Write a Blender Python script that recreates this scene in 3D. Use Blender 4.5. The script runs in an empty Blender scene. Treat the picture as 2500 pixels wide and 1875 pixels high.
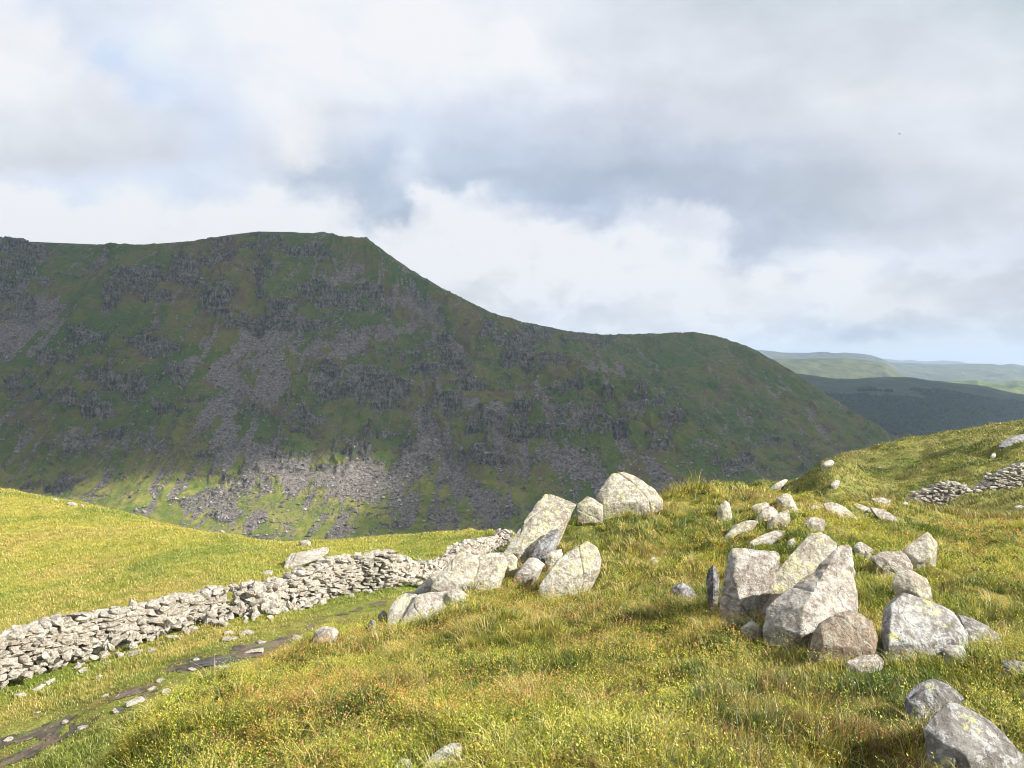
import bpy, bmesh, math, random, time
import numpy as np
from mathutils import Vector
T0 = time.time()
S = bpy.context.scene
COL = S.collection
# ------------------------------------------------------------------ camera
F = 1889.0
PITCH = math.radians(-1.44)
cam = bpy.data.objects.new('camera', bpy.data.cameras.new('camera'))
COL.objects.link(cam)
cam.location = (0, 0, 0)
cam.rotation_euler = (math.radians(90) + PITCH, 0, 0)
cam.data.sensor_width = 36.0
cam.data.lens = F / 2500 * 36.0
cam.data.clip_start = 0.05
cam.data.clip_end = 90000
S.camera = cam
S.view_settings.view_transform = 'Standard'
S.view_settings.look = 'None'
S.view_settings.gamma = 1.0
S.view_settings.exposure = 1.05
S.cycles.max_bounces = 6
S.cycles.transparent_max_bounces = 12
S.cycles.volume_bounces = 1
S.cycles.use_denoising = True
S.cycles.denoising_prefilter = 'ACCURATE'
S.cycles.filter_width = 1.0
# ------------------------------------------------------------------ sun and sky
SUN = Vector((0.78, -0.30, 0.56)).normalized()
SUN_EL = math.asin(SUN.z)
SUN_AZ = math.atan2(SUN.x, SUN.y)
sl = bpy.data.lights.new('sun', 'SUN')
sl.energy = 5.0
sl.angle = math.radians(0.5)
sl.color = (1.0, 0.94, 0.84)
so = bpy.data.objects.new('sun', sl)
COL.objects.link(so)
so.rotation_euler = SUN.to_track_quat('Z', 'Y').to_euler()


class NT:
    """small helper to write shader maths as expressions"""
    def __init__(self, tree):
        self.t = tree
        self.n = tree.nodes
        self.l = tree.links

    def node(self, kind, **kw):
        nd = self.n.new(kind)
        for k, v in kw.items():
            setattr(nd, k, v)
        return nd

    def put(self, sock, v):
        if isinstance(v, V):
            self.l.new(v.s, sock)
        elif hasattr(v, 'is_output'):
            self.l.new(v, sock)
        else:
            sock.default_value = v

    def math(self, op, a, b=None, c=None, clamp=False):
        nd = self.node('ShaderNodeMath', operation=op)
        nd.use_clamp = clamp
        self.put(nd.inputs[0], a)
        if b is not None:
            self.put(nd.inputs[1], b)
        if c is not None:
            self.put(nd.inputs[2], c)
        return V(self, nd.outputs[0])

    def vmath(self, op, a, b=None):
        nd = self.node('ShaderNodeVectorMath', operation=op)
        self.put(nd.inputs[0], a)
        if b is not None:
            self.put(nd.inputs[1], b)
        return nd.outputs[0]

    def noise(self, vec, scale, detail=4, rough=0.5, dist=0.0, col=False, lac=2.0):
        nd = self.node('ShaderNodeTexNoise')
        self.put(nd.inputs['Vector'], vec)
        nd.inputs['Scale'].default_value = scale
        nd.inputs['Detail'].default_value = detail
        nd.inputs['Roughness'].default_value = rough
        nd.inputs['Lacunarity'].default_value = lac
        nd.inputs['Distortion'].default_value = dist
        return nd.outputs['Color'] if col else V(self, nd.outputs[0])

    def voro(self, vec, scale, feature='F1', out='Distance', rnd=1.0):
        nd = self.node('ShaderNodeTexVoronoi', feature=feature)
        self.put(nd.inputs['Vector'], vec)
        nd.inputs['Scale'].default_value = scale
        nd.inputs['Randomness'].default_value = rnd
        return V(self, nd.outputs[out])

    def ramp(self, x, a, b, smooth=True):
        nd = self.node('ShaderNodeMapRange')
        nd.interpolation_type = 'SMOOTHSTEP' if smooth else 'LINEAR'
        self.put(nd.inputs[0], x)
        nd.inputs[1].default_value = a
        nd.inputs[2].default_value = b
        return V(self, nd.outputs[0])

    def mix(self, f, a, b):
        nd = self.node('ShaderNodeMix', data_type='RGBA')
        self.put(nd.inputs[0], f)
        for k, v in ((6, a), (7, b)):
            if isinstance(v, tuple):
                nd.inputs[k].default_value = (v[0], v[1], v[2], 1)
            else:
                self.put(nd.inputs[k], v)
        return nd.outputs[2]

    def mapping(self, vec, scale=(1, 1, 1), rot=(0, 0, 0), loc=(0, 0, 0)):
        nd = self.node('ShaderNodeMapping')
        self.put(nd.inputs[0], vec)
        nd.inputs['Scale'].default_value = scale
        nd.inputs['Rotation'].default_value = rot
        nd.inputs['Location'].default_value = loc
        return nd.outputs[0]

    def attr(self, name, out='Fac'):
        nd = self.node('ShaderNodeAttribute', attribute_name=name)
        return V(self, nd.outputs[out]) if out == 'Fac' else nd.outputs[out]


class V:
    def __init__(self, nt, s):
        self.nt = nt
        self.s = s
    def __add__(self, o): return self.nt.math('ADD', self, o)
    __radd__ = __add__
    def __mul__(self, o): return self.nt.math('MULTIPLY', self, o)
    __rmul__ = __mul__
    def __sub__(self, o): return self.nt.math('SUBTRACT', self, o)
    def __rsub__(self, o): return self.nt.math('SUBTRACT', o, self)
    def __truediv__(self, o): return self.nt.math('DIVIDE', self, o)


def px_ang(u, v):
    """direction of a picked point as azimuth / elevation"""
    w = (937.5 - v) / F
    x = (u - 1250) / F
    y = math.cos(PITCH) - math.sin(PITCH) * w
    z = math.sin(PITCH) + math.cos(PITCH) * w
    return math.atan2(x, y), math.atan2(z, math.hypot(x, y))


world = bpy.data.worlds.new('World')
S.world = world
world.use_nodes = True
wt = world.node_tree
wt.nodes.clear()
W = NT(wt)
geo = W.node('ShaderNodeTexCoord').outputs['Generated']
sep = W.node('ShaderNodeSeparateXYZ')
W.put(sep.inputs[0], geo)
dx, dy, dz = (V(W, sep.outputs[i]) for i in range(3))
az0 = W.math('ARCTAN2', dx, dy)
el0 = W.math('ARCSINE', dz)
# cloud-layer coordinates: the view direction carried on to a flat deck, gives perspective towards the horizon
inv = W.math('DIVIDE', 1.0, W.math('MAXIMUM', dz, 0.0) + 0.16)
cmb = W.node('ShaderNodeCombineXYZ')
W.put(cmb.inputs[0], dx * inv)
W.put(cmb.inputs[1], dy * inv * 1.5)
W.put(cmb.inputs[2], dz * 1.0)
deck = cmb.outputs[0]
wcol = W.noise(deck, 1.5, 7, 0.52, 0.0, col=True)
wsep = W.node('ShaderNodeSeparateColor')
W.put(wsep.inputs[0], wcol)
w1 = V(W, wsep.outputs[0]) - 0.5
w2 = V(W, wsep.outputs[1]) - 0.5
wcol2 = W.noise(W.vmath('ADD', geo, (3.1, 7.7, 1.3)), 8.0, 9, 0.66, 0.0, col=True)
wsep2 = W.node('ShaderNodeSeparateColor')
W.put(wsep2.inputs[0], wcol2)
q1 = V(W, wsep2.outputs[0]) - 0.5
q2 = V(W, wsep2.outputs[1]) - 0.5
# directions measured against the valley view: x to the side, z upwards, both per unit forward
fwd = W.math('MAXIMUM', dy, 0.16)
gx0 = dx / fwd
gz0 = dz / fwd
lowm = W.ramp(gz0, 0.26, 0.02)
puff = W.noise(W.mapping(geo, (1, 1, 1.7)), 12.0, 8, 0.56, 0.3)
puff2 = W.noise(W.mapping(geo, (1, 1, 2.2)), 30.0, 7, 0.6, 0.2)
soft = W.noise(W.mapping(geo, (1, 1, 2.0)), 3.2, 6, 0.5, 0.3)
wcol3 = W.noise(W.vmath('ADD', geo, (1.1, 4.7, 9.3)), 26.0, 8, 0.62, 0.0, col=True)
wsep3 = W.node('ShaderNodeSeparateColor')
W.put(wsep3.inputs[0], wcol3)
p1 = V(W, wsep3.outputs[0]) - 0.5
p2 = V(W, wsep3.outputs[1]) - 0.5
gxw = gx0 + w1 * 0.03 + q1 * 0.11 + p1 * 0.045
gzw = gz0 + w2 * 0.02 + q2 * 0.075 + p2 * 0.040
# cloud cover as seen over the valley, row by row (height, then position and tone from left to right)
ROWS = [
 (-500, [(0,205,213,226),(1250,215,220,230),(2500,200,208,218)]),
 (0, [(0,230,233,240),(120,213,224,242),(300,220,229,243),(600,236,239,246),(1000,240,242,248),(1350,228,232,240),(1500,215,222,232),(1850,200,210,218),(2200,205,213,220),(2500,190,203,210)]),
 (100, [(0,238,238,240),(140,240,240,243),(200,216,226,243),(290,220,229,244),(450,232,237,246),(700,240,242,248),(1100,240,242,246),(1270,245,246,248),(1400,222,227,236),(1700,215,220,230),(1850,208,214,224),(2150,208,213,222),(2400,214,220,228),(2500,205,215,220)]),
 (160, [(0,244,244,245),(190,238,239,243),(265,200,219,248),(350,216,228,249),(480,228,233,246),(700,240,241,246),(1250,240,241,245),(1500,226,230,240),(1800,216,220,228),(1950,210,214,222),(2200,214,218,228),(2500,216,222,228)]),
 (220, [(0,236,237,240),(260,228,230,236),(340,204,219,246),(420,212,226,249),(520,222,230,245),(640,236,238,244),(1000,232,236,245),(1300,226,231,242),(1700,214,218,228),(1850,208,212,222),(2050,222,225,228),(2300,226,228,234),(2500,220,224,230)]),
 (300, [(0,224,227,232),(300,222,225,230),(430,214,222,236),(520,212,224,244),(640,226,230,240),(740,236,237,240),(850,220,226,238),(1000,208,219,237),(1250,203,213,230),(1550,200,207,222),(1900,210,216,226),(2200,218,222,230),(2500,216,220,228)]),
 (380, [(0,214,218,225),(200,210,214,221),(420,214,219,228),(520,208,219,239),(640,216,222,234),(750,233,233,234),(830,203,213,230),(950,186,202,228),(1010,214,224,239),(1080,192,206,228),(1250,185,198,221),(1500,181,192,209),(1700,186,198,218),(2000,198,206,220),(2200,212,217,226),(2500,222,226,234)]),
 (430, [(0,226,232,244),(200,215,225,244),(450,213,224,243),(650,216,224,238),(780,187,201,222),(920,178,194,219),(1010,205,217,234),(1100,182,197,220),(1300,174,188,211),(1500,168,182,204),(1750,176,188,208),(2000,186,195,210),(2250,204,210,220),(2500,218,223,232)]),
 (480, [(0,245,245,248),(140,240,242,248),(205,218,228,248),(350,238,240,246),(450,217,228,247),(560,220,229,245),(680,242,243,247),(780,205,214,230),(900,176,191,215),(985,186,200,223),(1030,246,246,250),(1130,234,238,245),(1230,188,202,224),(1400,166,181,207),(1550,182,195,217),(1700,178,190,213),(1900,182,192,208),(2100,195,203,216),(2300,208,214,224),(2500,216,221,230)]),
 (530, [(0,247,247,249),(150,243,243,246),(350,242,242,245),(600,244,244,247),(820,240,242,246),(930,188,202,224),(1000,174,190,215),(1050,228,232,241),(1100,248,248,250),(1250,225,230,240),(1350,192,204,226),(1480,182,196,220),(1560,215,223,238),(1720,228,232,243),(1775,188,200,222),(1950,184,195,212),(2200,205,212,224),(2500,218,223,234)]),
 (580, [(0,245,245,247),(700,245,245,248),(1000,242,243,247),(1100,248,248,250),(1350,248,248,250),(1450,225,230,240),(1600,234,237,245),(1720,232,236,245),(1790,193,204,223),(1900,188,199,216),(2100,212,218,230),(2300,220,225,236),(2500,215,221,233)]),
 (640, [(900,241,241,244),(1100,239,239,241),(1350,248,248,250),(1700,240,242,247),(1800,190,201,221),(1880,215,222,234),(2050,234,238,245),(2200,220,226,238),(2500,216,222,234)]),
 (700, [(900,229,229,231),(1130,226,226,228),(1250,233,233,235),(1500,248,248,250),(1800,248,248,250),(2050,242,243,247),(2300,224,230,240),(2500,216,222,232)]),
 (760, [(1150,237,238,241),(1300,226,229,236),(1450,221,225,234),(1600,240,241,245),(1800,242,243,247),(2050,226,230,238),(2200,242,243,246),(2400,222,227,236),(2500,220,225,234)]),
 (818, [(1400,228,232,240),(1550,236,238,243),(1800,236,239,244),(1900,214,220,232),(2050,196,207,225),(2250,203,212,228),(2380,222,227,237),(2500,216,223,234)]),
 (858, [(1800,243,244,247),(2000,242,243,246),(2200,244,245,247),(2500,240,242,246)]),
 (900, [(0,243,244,246),(2500,243,244,246)])]


def lin(c):
    c = c / 255.
    return ((c + .055) / 1.055) ** 2.4 if c > .04045 else c / 12.92


GAIN = 10.0 / 2 ** S.view_settings.exposure
fx = W.ramp(gxw, (0 - 1250) / F, (2500 - 1250) / F, False)
acc = None
zprev = None
for rv, stops in ROWS:
    cr_n = W.node('ShaderNodeValToRGB')
    cr_n.color_ramp.interpolation = 'EASE'
    W.put(cr_n.inputs[0], fx)
    el_ = cr_n.color_ramp.elements
    while len(el_) > 1:
        el_.remove(el_[-1])
    for qi, (su, r8, g8, b8) in enumerate(stops):
        e = el_[0] if qi == 0 else el_.new(su / 2500.)
        e.position = su / 2500.
        e.color = (lin(r8), lin(g8), lin(b8), 1)
    pz = (math.sin(PITCH) + math.cos(PITCH) * (937.5 - rv) / F) / (math.cos(PITCH) - math.sin(PITCH) * (937.5 - rv) / F)
    if acc is None:
        acc = cr_n.outputs[0]
    else:
        acc = W.mix(W.ramp(gzw, zprev, pz), acc, cr_n.outputs[0])
    zprev = pz
edge = W.ramp(puff, 0.44, 0.56)
det = 1.0 + (soft - 0.5) * 0.20 + (puff - 0.5) * 0.34 + lowm * ((edge - 0.5) * 0.15 + (puff2 - 0.5) * 0.34)
sc = W.node('ShaderNodeVectorMath', operation='SCALE')
bwn = W.node('ShaderNodeRGBToBW'); W.put(bwn.inputs[0], acc)
acc = W.mix(.24, acc, bwn.outputs[0])
W.put(sc.inputs[0], acc)
W.put(sc.inputs['Scale'], det * (GAIN * 1.09))
capn = W.vmath('MINIMUM', sc.outputs[0], (0.95 * GAIN, 0.95 * GAIN, 0.965 * GAIN))
sky = W.node('ShaderNodeTexSky', sky_type='NISHITA')
sky.sun_disc = False
sky.sun_elevation = SUN_EL
sky.sun_rotation = SUN_AZ
sky.altitude = 500
sky.air_density = 1.0
sky.dust_density = 2.0
# a little of the clear sky comes through the cloud
fin = W.mix(0.95, sky.outputs[0], capn)
bg = W.node('ShaderNodeBackground')
W.put(bg.inputs[0], fin)
bg.inputs[1].default_value = 0.1
wo = W.node('ShaderNodeOutputWorld')
W.l.new(bg.outputs[0], wo.inputs[0])
world.cycles.sampling_method = 'MANUAL'
world.cycles.sample_map_resolution = 512

# ------------------------------------------------------------------ numpy noise
def _h(ix, iy, iz, seed):
    h = (ix.astype(np.int64) * 374761393 + iy.astype(np.int64) * 668265263 + iz * 2147483647 + seed * 1274126177) & 0xFFFFFFFF
    h = ((h ^ (h >> 13)) * 1274126177) & 0xFFFFFFFF
    h = h ^ (h >> 16)
    return (h & 0xFFFF) / 65535.0 * 2 - 1


def vn2(x, y, seed=0):
    ix = np.floor(x); iy = np.floor(y)
    fx = x - ix; fy = y - iy
    fx = fx * fx * fx * (fx * (fx * 6 - 15) + 10); fy = fy * fy * fy * (fy * (fy * 6 - 15) + 10)
    z = 0
    a = _h(ix, iy, z, seed); b = _h(ix + 1, iy, z, seed); c = _h(ix, iy + 1, z, seed); d = _h(ix + 1, iy + 1, z, seed)
    return (a * (1 - fx) + b * fx) * (1 - fy) + (c * (1 - fx) + d * fx) * fy


def fbm(x, y, oct=5, seed=0, gain=.5, ridged=False):
    s = np.zeros(np.broadcast(x, y).shape); a = 1.0; tot = 0
    c, sn = math.cos(.6), math.sin(.6)
    for k in range(oct):
        n = vn2(x, y, seed + k * 17)
        if ridged:
            n = 1 - 2 * np.abs(n)
        s += a * n; tot += a
        a *= gain
        x, y = (x * c - y * sn) * 2.03 + 11.3, (x * sn + y * c) * 2.03 + 5.7
    return s / tot


def vn3(p, seed=0):
    i = np.floor(p); f = p - i
    f = f * f * (3 - 2 * f)
    r = 0
    for dxx in (0, 1):
        for dyy in (0, 1):
            for dzz in (0, 1):
                h = _h(i[:, 0] + dxx, i[:, 1] + dyy, (i[:, 2] + dzz).astype(np.int64) * 1442695, seed)
                r = r + h * (f[:, 0] if dxx else 1 - f[:, 0]) * (f[:, 1] if dyy else 1 - f[:, 1]) * (f[:, 2] if dzz else 1 - f[:, 2])
    return r


def fbm3(p, oct=4, seed=0, ridged=False):
    s = 0; a = 1; t = 0
    for k in range(oct):
        n = vn3(p + k * 7.3, seed + k * 13)
        if ridged:
            n = 1 - 2 * np.abs(n)
        s = s + a * n; t += a; a *= .5; p = p * 2.07
    return s / t


def sstep(a, b, x):
    t = np.clip((x - a) / (b - a), 0, 1)
    return t * t * (3 - 2 * t)


CP, SP = math.cos(PITCH), math.sin(PITCH)


def pick(u, v, d):
    w = (937.5 - v) / F
    y = CP - SP * w
    return np.array([(u - 1250) / F / y * d, d, (SP + CP * w) / y * d])


def to_px(x, y, z):
    f = y * CP + z * SP
    w = -y * SP + z * CP
    return 1250 + F * x / f, 937.5 - F * w / f


def rbf_fit(P, vals, c=.12, lam=1e-4):
    D = np.sqrt(((P[:, None] - P[None]) ** 2).sum(-1) + c * c)
    n = len(P)
    A = np.zeros((n + 1, n + 1))
    A[:n, :n] = -D + np.eye(n) * lam
    A[:n, n] = 1; A[n, :n] = 1
    return np.linalg.solve(A, np.append(vals, 0))


def rbf_eval(P, wgt, Q, c=.12):
    out = np.empty(len(Q))
    for i in range(0, len(Q), 40000):
        q = Q[i:i + 40000]
        D = np.sqrt(((q[:, None] - P[None]) ** 2).sum(-1) + c * c)
        out[i:i + 40000] = -D @ wgt[:-1] + wgt[-1]
    return out


# ------------------------------------------------------------------ mesh helpers
def mesh_np(name, verts, faces, mat=None, smooth=True, attrs=None, cols=None, parent=None, props=None):
    """faces: (n,3) or (n,4) array, or list of such arrays"""
    me = bpy.data.meshes.new(name)
    if isinstance(faces, np.ndarray):
        faces = [faces]
    nl = sum(f.size for f in faces); nf = sum(len(f) for f in faces)
    me.vertices.add(len(verts)); me.loops.add(nl); me.polygons.add(nf)
    me.vertices.foreach_set('co', np.ascontiguousarray(verts, dtype=np.float32).ravel())
    me.loops.foreach_set('vertex_index', np.concatenate([f.ravel() for f in faces]).astype(np.int32))
    tot = np.concatenate([np.full(len(f), f.shape[1]) for f in faces]).astype(np.int32)
    st = np.concatenate([[0], np.cumsum(tot)[:-1]]).astype(np.int32)
    me.polygons.foreach_set('loop_start', st)
    me.polygons.foreach_set('loop_total', tot)
    me.update(calc_edges=True)
    me.polygons.foreach_set('use_smooth', np.full(nf, smooth))
    for k, a in (attrs or {}).items():
        at = me.attributes.new(k, 'FLOAT', 'POINT')
        at.data.foreach_set('value', a.astype(np.float32).ravel())
    if cols is not None:
        at = me.attributes.new('col', 'FLOAT_COLOR', 'POINT')
        c4 = np.ones((len(verts), 4), np.float32); c4[:, :3] = cols
        at.data.foreach_set('color', c4.ravel())
    if mat:
        me.materials.append(mat)
    o = bpy.data.objects.new(name, me)
    COL.objects.link(o)
    if parent:
        o.parent = parent
    for k, v in (props or {}).items():
        o[k] = v
    return o


def grid_faces(nr, nc):
    i = np.arange(nr - 1)[:, None] * nc + np.arange(nc - 1)[None]
    return np.stack([i, i + 1, i + nc + 1, i + nc], -1).reshape(-1, 4)


def new_mat(name):
    m = bpy.data.materials.new(name)
    m.use_nodes = True
    m.node_tree.nodes.clear()
    N = NT(m.node_tree)
    out = N.node('ShaderNodeOutputMaterial')
    return m, N, out


def principled(N, out, col, rough=0.9, spec=0.2, normal=None):
    b = N.node('ShaderNodeBsdfPrincipled')
    N.put(b.inputs['Base Color'], col)
    N.put(b.inputs['Roughness'], rough)
    b.inputs['Specular IOR Level'].default_value = spec
    if normal is not None:
        N.put(b.inputs['Normal'], normal)
    N.l.new(b.outputs[0], out.inputs[0])
    return b


def bump(N, h, dist, strength=1.0):
    b = N.node('ShaderNodeBump')
    b.inputs['Strength'].default_value = strength
    b.inputs['Distance'].default_value = dist
    N.put(b.inputs['Height'], h)
    return b.outputs[0]


# ------------------------------------------------------------------ near ground: heights from picked points
G = [  # u, v, distance
 (0,1800,14),(0,1681,16.5),(0,1500,24),(0,1300,40),(0,1195,58),
 (300,1850,4.2),(300,1800,5),(300,1760,12.8),(300,1700,14.5),(300,1585,18.5),(300,1400,30),(300,1255,52),
 (500,1850,3.6),(500,1700,6.3),(500,1640,15),(500,1525,19.5),(500,1400,28),(500,1300,44),
 (750,1850,3.3),(750,1650,5.6),(750,1562,8),(750,1530,18.5),(750,1475,22),(750,1400,28),(750,1325,38),
 (930,1850,3.15),(930,1650,5.2),(930,1540,7.7),(930,1450,22.5),(930,1380,29),(930,1312,40),
 (1100,1850,3.1),(1100,1650,5),(1100,1500,7.4),(1100,1400,9.6),(1100,1340,33),(1100,1303,42),(1237,1350,33),(1260,1352,34),(1180,1345,32),(1180,1302,42),(1030,1370,29),(1030,1306,41),
 (1300,1850,3.1),(1300,1700,4.3),(1300,1500,7),(1300,1380,9.5),(1300,1290,11.2),
 (1500,1850,3.1),(1500,1500,6.6),(1500,1350,9.5),(1500,1250,12),
 (1700,1850,3.1),(1700,1650,4.4),(1700,1500,6.3),(1700,1300,10.2),(1700,1200,13.2),
 (1900,1850,3.1),(1900,1650,4.3),(1900,1500,6.1),(1900,1350,8.8),(1900,1215,13),(1900,1184,58),
 (2100,1850,3.1),(2100,1700,4),(2100,1500,5.9),(2100,1350,8.6),(2100,1250,12),(2100,1220,16),(2100,1190,52),(2100,1140,66),(2100,1104,84),
 (2300,1850,3.15),(2300,1650,4.3),(2300,1450,6.6),(2300,1330,9.6),(2300,1275,13.5),(2300,1252,37),(2300,1180,52),(2300,1100,72),(2300,1062,92),
 (2480,1850,3.1),(2480,1650,4.3),(2480,1450,6.6),(2480,1350,9.3),(2480,1285,13),(2480,1245,22),(2480,1207,37),(2480,1100,60),(2480,1034,88),
 (2800,1850,3.1),(2800,1450,6.8),(2800,1300,12),(2800,1180,36),(2800,960,90)]
H = [  # u, distance, height   (ground that lies hidden behind a crest)
 (-300,3,-2.3),(-300,6,-4.4),(-300,10,-6.4),(-300,16,-7.2),(-300,40,-9),(-300,70,-13),
 (0,2.5,-1.9),(0,4,-3.0),(0,6.5,-4.6),(0,10,-6.1),(0,76,-15),(0,130,-48),
 (300,8,-4.5),(300,10.5,-5.45),(300,68,-15.5),(300,130,-50),
 (500,9,-4.5),(500,12,-5.5),(500,58,-15),(500,130,-51),
 (750,10.5,-4.5),(750,14.5,-5.85),(750,50,-13.5),(750,130,-53),
 (930,11,-4.6),(930,16,-6.1),(930,52,-14),(930,130,-54),
 (1100,13,-4.9),(1100,19,-6.5),(1100,27,-7.4),(1100,55,-15),(1100,130,-56),
 (1300,14,-4.4),(1300,20,-8),(1300,40,-16),(1300,130,-60),
 (1500,16,-5),(1500,28,-12),(1500,50,-22),(1500,130,-62),
 (1700,18,-5.2),(1700,30,-10),(1700,55,-18),(1700,130,-55),
 (1900,17,-4.3),(1900,30,-8.3),(1900,46,-9.4),(1900,76,-15),(1900,130,-45),
 (2100,23,-5.6),(2100,38,-8.2),(2100,108,-16),(2100,150,-34),
 (2300,22,-5.1),(2300,120,-15),(2300,150,-25),
 (2480,120,-12),(2480,150,-20),(2800,150,-14)]
AZ = [(90,3,-1.7),(90,10,-2.1),(90,40,-2.5),(90,150,-2),(180,3,-1.6),(180,10,-1.8),(180,40,-1),(180,150,-2),
      (135,10,-1.8),(135,60,1),(-135,3,-1.8),(-135,10,-3.5),(-135,40,-7),(-135,150,-20),(-90,3,-2.4),(-90,10,-6.0),(-90,40,-9),(-90,150,-45),
      (60,10,-2.1),(60,60,-2.5),(60,150,-5),(-60,10,-6.2),(-60,60,-11),(-60,150,-50)]
P3 = []
for u, v, d in G:
    P3.append(pick(u, v, d))
for u, d, z in H:
    P3.append(np.array([(u - 1250) / F * d, d, z]))
for a, r, z in AZ:
    P3.append(np.array([r * math.sin(math.radians(a)), r * math.cos(math.radians(a)), z]))
for a in range(-180, 180, 30):
    for r, z in ((.3, -1.56), (1.2, -1.57), (2.0, -1.6 - (.12 if a < -20 else 0))):
        P3.append(np.array([r * math.sin(math.radians(a)), r * math.cos(math.radians(a)), z]))
P3 = np.array(P3)


def gcoord(x, y):
    r = np.hypot(x, y)
    a = np.arctan2(x, y)
    return np.stack([2.3 * np.sin(a), 2.3 * np.cos(a), 1.0 * np.log(r)], -1)


def gval(z, r):  # height made comparable over distance
    return z / (r + 3.0)


Pg = gcoord(P3[:, 0], P3[:, 1])
wg = rbf_fit(Pg, gval(P3[:, 2], np.hypot(P3[:, 0], P3[:, 1])), c=.18, lam=2e-4)
# coarse solution then fine bilinear grid
AZA = np.radians(np.concatenate([np.linspace(-180, -46, 90)[:-1], np.linspace(-46, 46, 560), np.linspace(46, 180, 90)[1:]]))
LRN = np.concatenate([np.linspace(math.log(.3), math.log(2.2), 30)[:-1], np.linspace(math.log(2.2), math.log(26), 560)[:-1],
                      np.linspace(math.log(26), math.log(170), 330)])
ca = np.radians(np.linspace(-180, 180, 241)); cr = np.linspace(LRN[0], LRN[-1], 150)
CA, CR = np.meshgrid(ca, cr)
Q = np.stack([2.3 * np.sin(CA), 2.3 * np.cos(CA), 1.0 * CR], -1).reshape(-1, 3)
cz = rbf_eval(Pg, wg, Q, .18).reshape(CA.shape) * (np.exp(CR) + 3.0)


def bil(A, R, ga, gr, Z):
    fa = np.interp(A, ga, np.arange(len(ga))); fr = np.interp(R, gr, np.arange(len(gr)))
    ia = np.minimum(fa.astype(int), len(ga) - 2); ir = np.minimum(fr.astype(int), len(gr) - 2)
    fa = fa - ia; fr = fr - ir
    return (Z[ir, ia] * (1 - fa) + Z[ir, ia + 1] * fa) * (1 - fr) + (Z[ir + 1, ia] * (1 - fa) + Z[ir + 1, ia + 1] * fa) * fr


def bump_ground(x, y, r):
    """tussocks and hummocks"""
    nearf = 1 - sstep(12, 20, r)
    b = fbm(x * 1.6, y * 1.6, 4, 5) * .07 * nearf + (fbm(x * 3.6, y * 3.6, 2, 6, .5) * .08) * nearf
    b += fbm(x * .5, y * .5, 3, 9) * .05 * nearf
    right = sstep(20, 40, r) * sstep(.1, .3, x / np.maximum(y, 1))
    b += (fbm(x * .55, y * .55, 4, 21) * .42 + fbm(x * .12, y * .12, 3, 24) * .5) * right
    left = sstep(13, 22, r) * (1 - right)
    b += (fbm(x * .8, y * .8, 4, 31) * .07 + fbm(x * .15, y * .15, 3, 35) * .25 * sstep(20, 30, r)) * left
    return b


ga, gr = np.meshgrid(AZA, LRN)
GR = np.exp(gr)
GX = GR * np.sin(ga); GY = GR * np.cos(ga)
GZ = bil(ga, gr, ca, cr, cz)
_tp = [(0, 1195), (150, 1222), (350, 1268), (500, 1302), (650, 1326), (800, 1322), (1000, 1306), (1170, 1300), (1250, 1310)]
_w = sstep(22, 34, GR) * (1 - sstep(80, 130, GR))
def _silh(tp, lo, hi, wgt, k):
    A_ = np.array([(q[0] - 1250) / F for q in tp]); D_ = np.array([pick(q[0], q[1], 1.)[2] for q in tp])
    global GZ
    for it in range(3):
        tt_ = GZ / np.maximum(GY, .1)
        rngm = (GR > lo) & (GR < hi)
        cur = np.where(rngm, tt_, -9).max(0)
        a_ = np.tan(np.clip(AZA, -1.2, 1.2))
        want = np.interp(a_, A_, D_)
        ok = sstep(A_[0] - .12, A_[0], a_) * (1 - sstep(A_[-1], A_[-1] + k, a_))
        kk_ = np.hanning(23); kk_ /= kk_.sum()
        dlt = np.convolve(np.pad(np.clip(want - cur, -.03, .03) * ok, 11, 'edge'), kk_, 'valid')
        GZ = GZ + dlt[None] * GY * wgt
_silh(_tp, 30, 110, _w, .03)
_tr = [(1930, 1176), (1985, 1150), (2020, 1121), (2080, 1104), (2150, 1086), (2192, 1074), (2300, 1057), (2400, 1040), (2500, 1025)]
_w2 = sstep(30, 50, GR) * (1 - sstep(120, 160, GR))
GZ += bump_ground(GX, GY, GR)
_silh(_tr, 48, 140, _w2, .2)
GZ -= .055 * (1 - sstep(11, 14, GR))
for u_h, v_h, d_h, rx_h, dp_h in ((2262, 1106, 70, 2.2, 1.1), (2330, 1150, 58, 2.0, .6), (2200, 1150, 60, 2.4, .6), (2420, 1095, 62, 2.4, .7), (2410, 1262, 19, 1.6, .35)):
    p_ = pick(u_h, v_h, d_h)
    GZ -= dp_h * np.exp(-(((GX - p_[0]) / rx_h) ** 2 + ((GY - p_[1]) / (rx_h * 1.3)) ** 2))


def gh(x, y):
    return bil(np.arctan2(x, y), np.log(np.maximum(np.hypot(x, y), .3)), AZA, LRN, GZ)


_rs = np.exp(np.linspace(math.log(1.5), math.log(160), 3000))


def hit(u, v):
    """where the sight line through a picked point meets the ground (distance)"""
    p = pick(u, v, 1.0)
    zz = gh(p[0] * _rs, p[1] * _rs)
    k = np.argmax(zz >= p[2] * _rs)
    if zz[k] < p[2] * _rs[k]:
        k = np.argmin(p[2] * _rs - zz + (_rs > 100) * 1e3)
    return float(_rs[k])


# ------------------------------------------------------------------ ground cover masks (plan view, world metres)
def poly_dist(x, y, pts):
    """distance to polyline and parameter along it"""
    best = np.full(x.shape, 1e9)
    for (x0, y0), (x1, y1) in zip(pts[:-1], pts[1:]):
        ddx, ddy = x1 - x0, y1 - y0
        t = np.clip(((x - x0) * ddx + (y - y0) * ddy) / (ddx * ddx + ddy * ddy), 0, 1)
        best = np.minimum(best, np.hypot(x - x0 - t * ddx, y - y0 - t * ddy))
    return best


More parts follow.
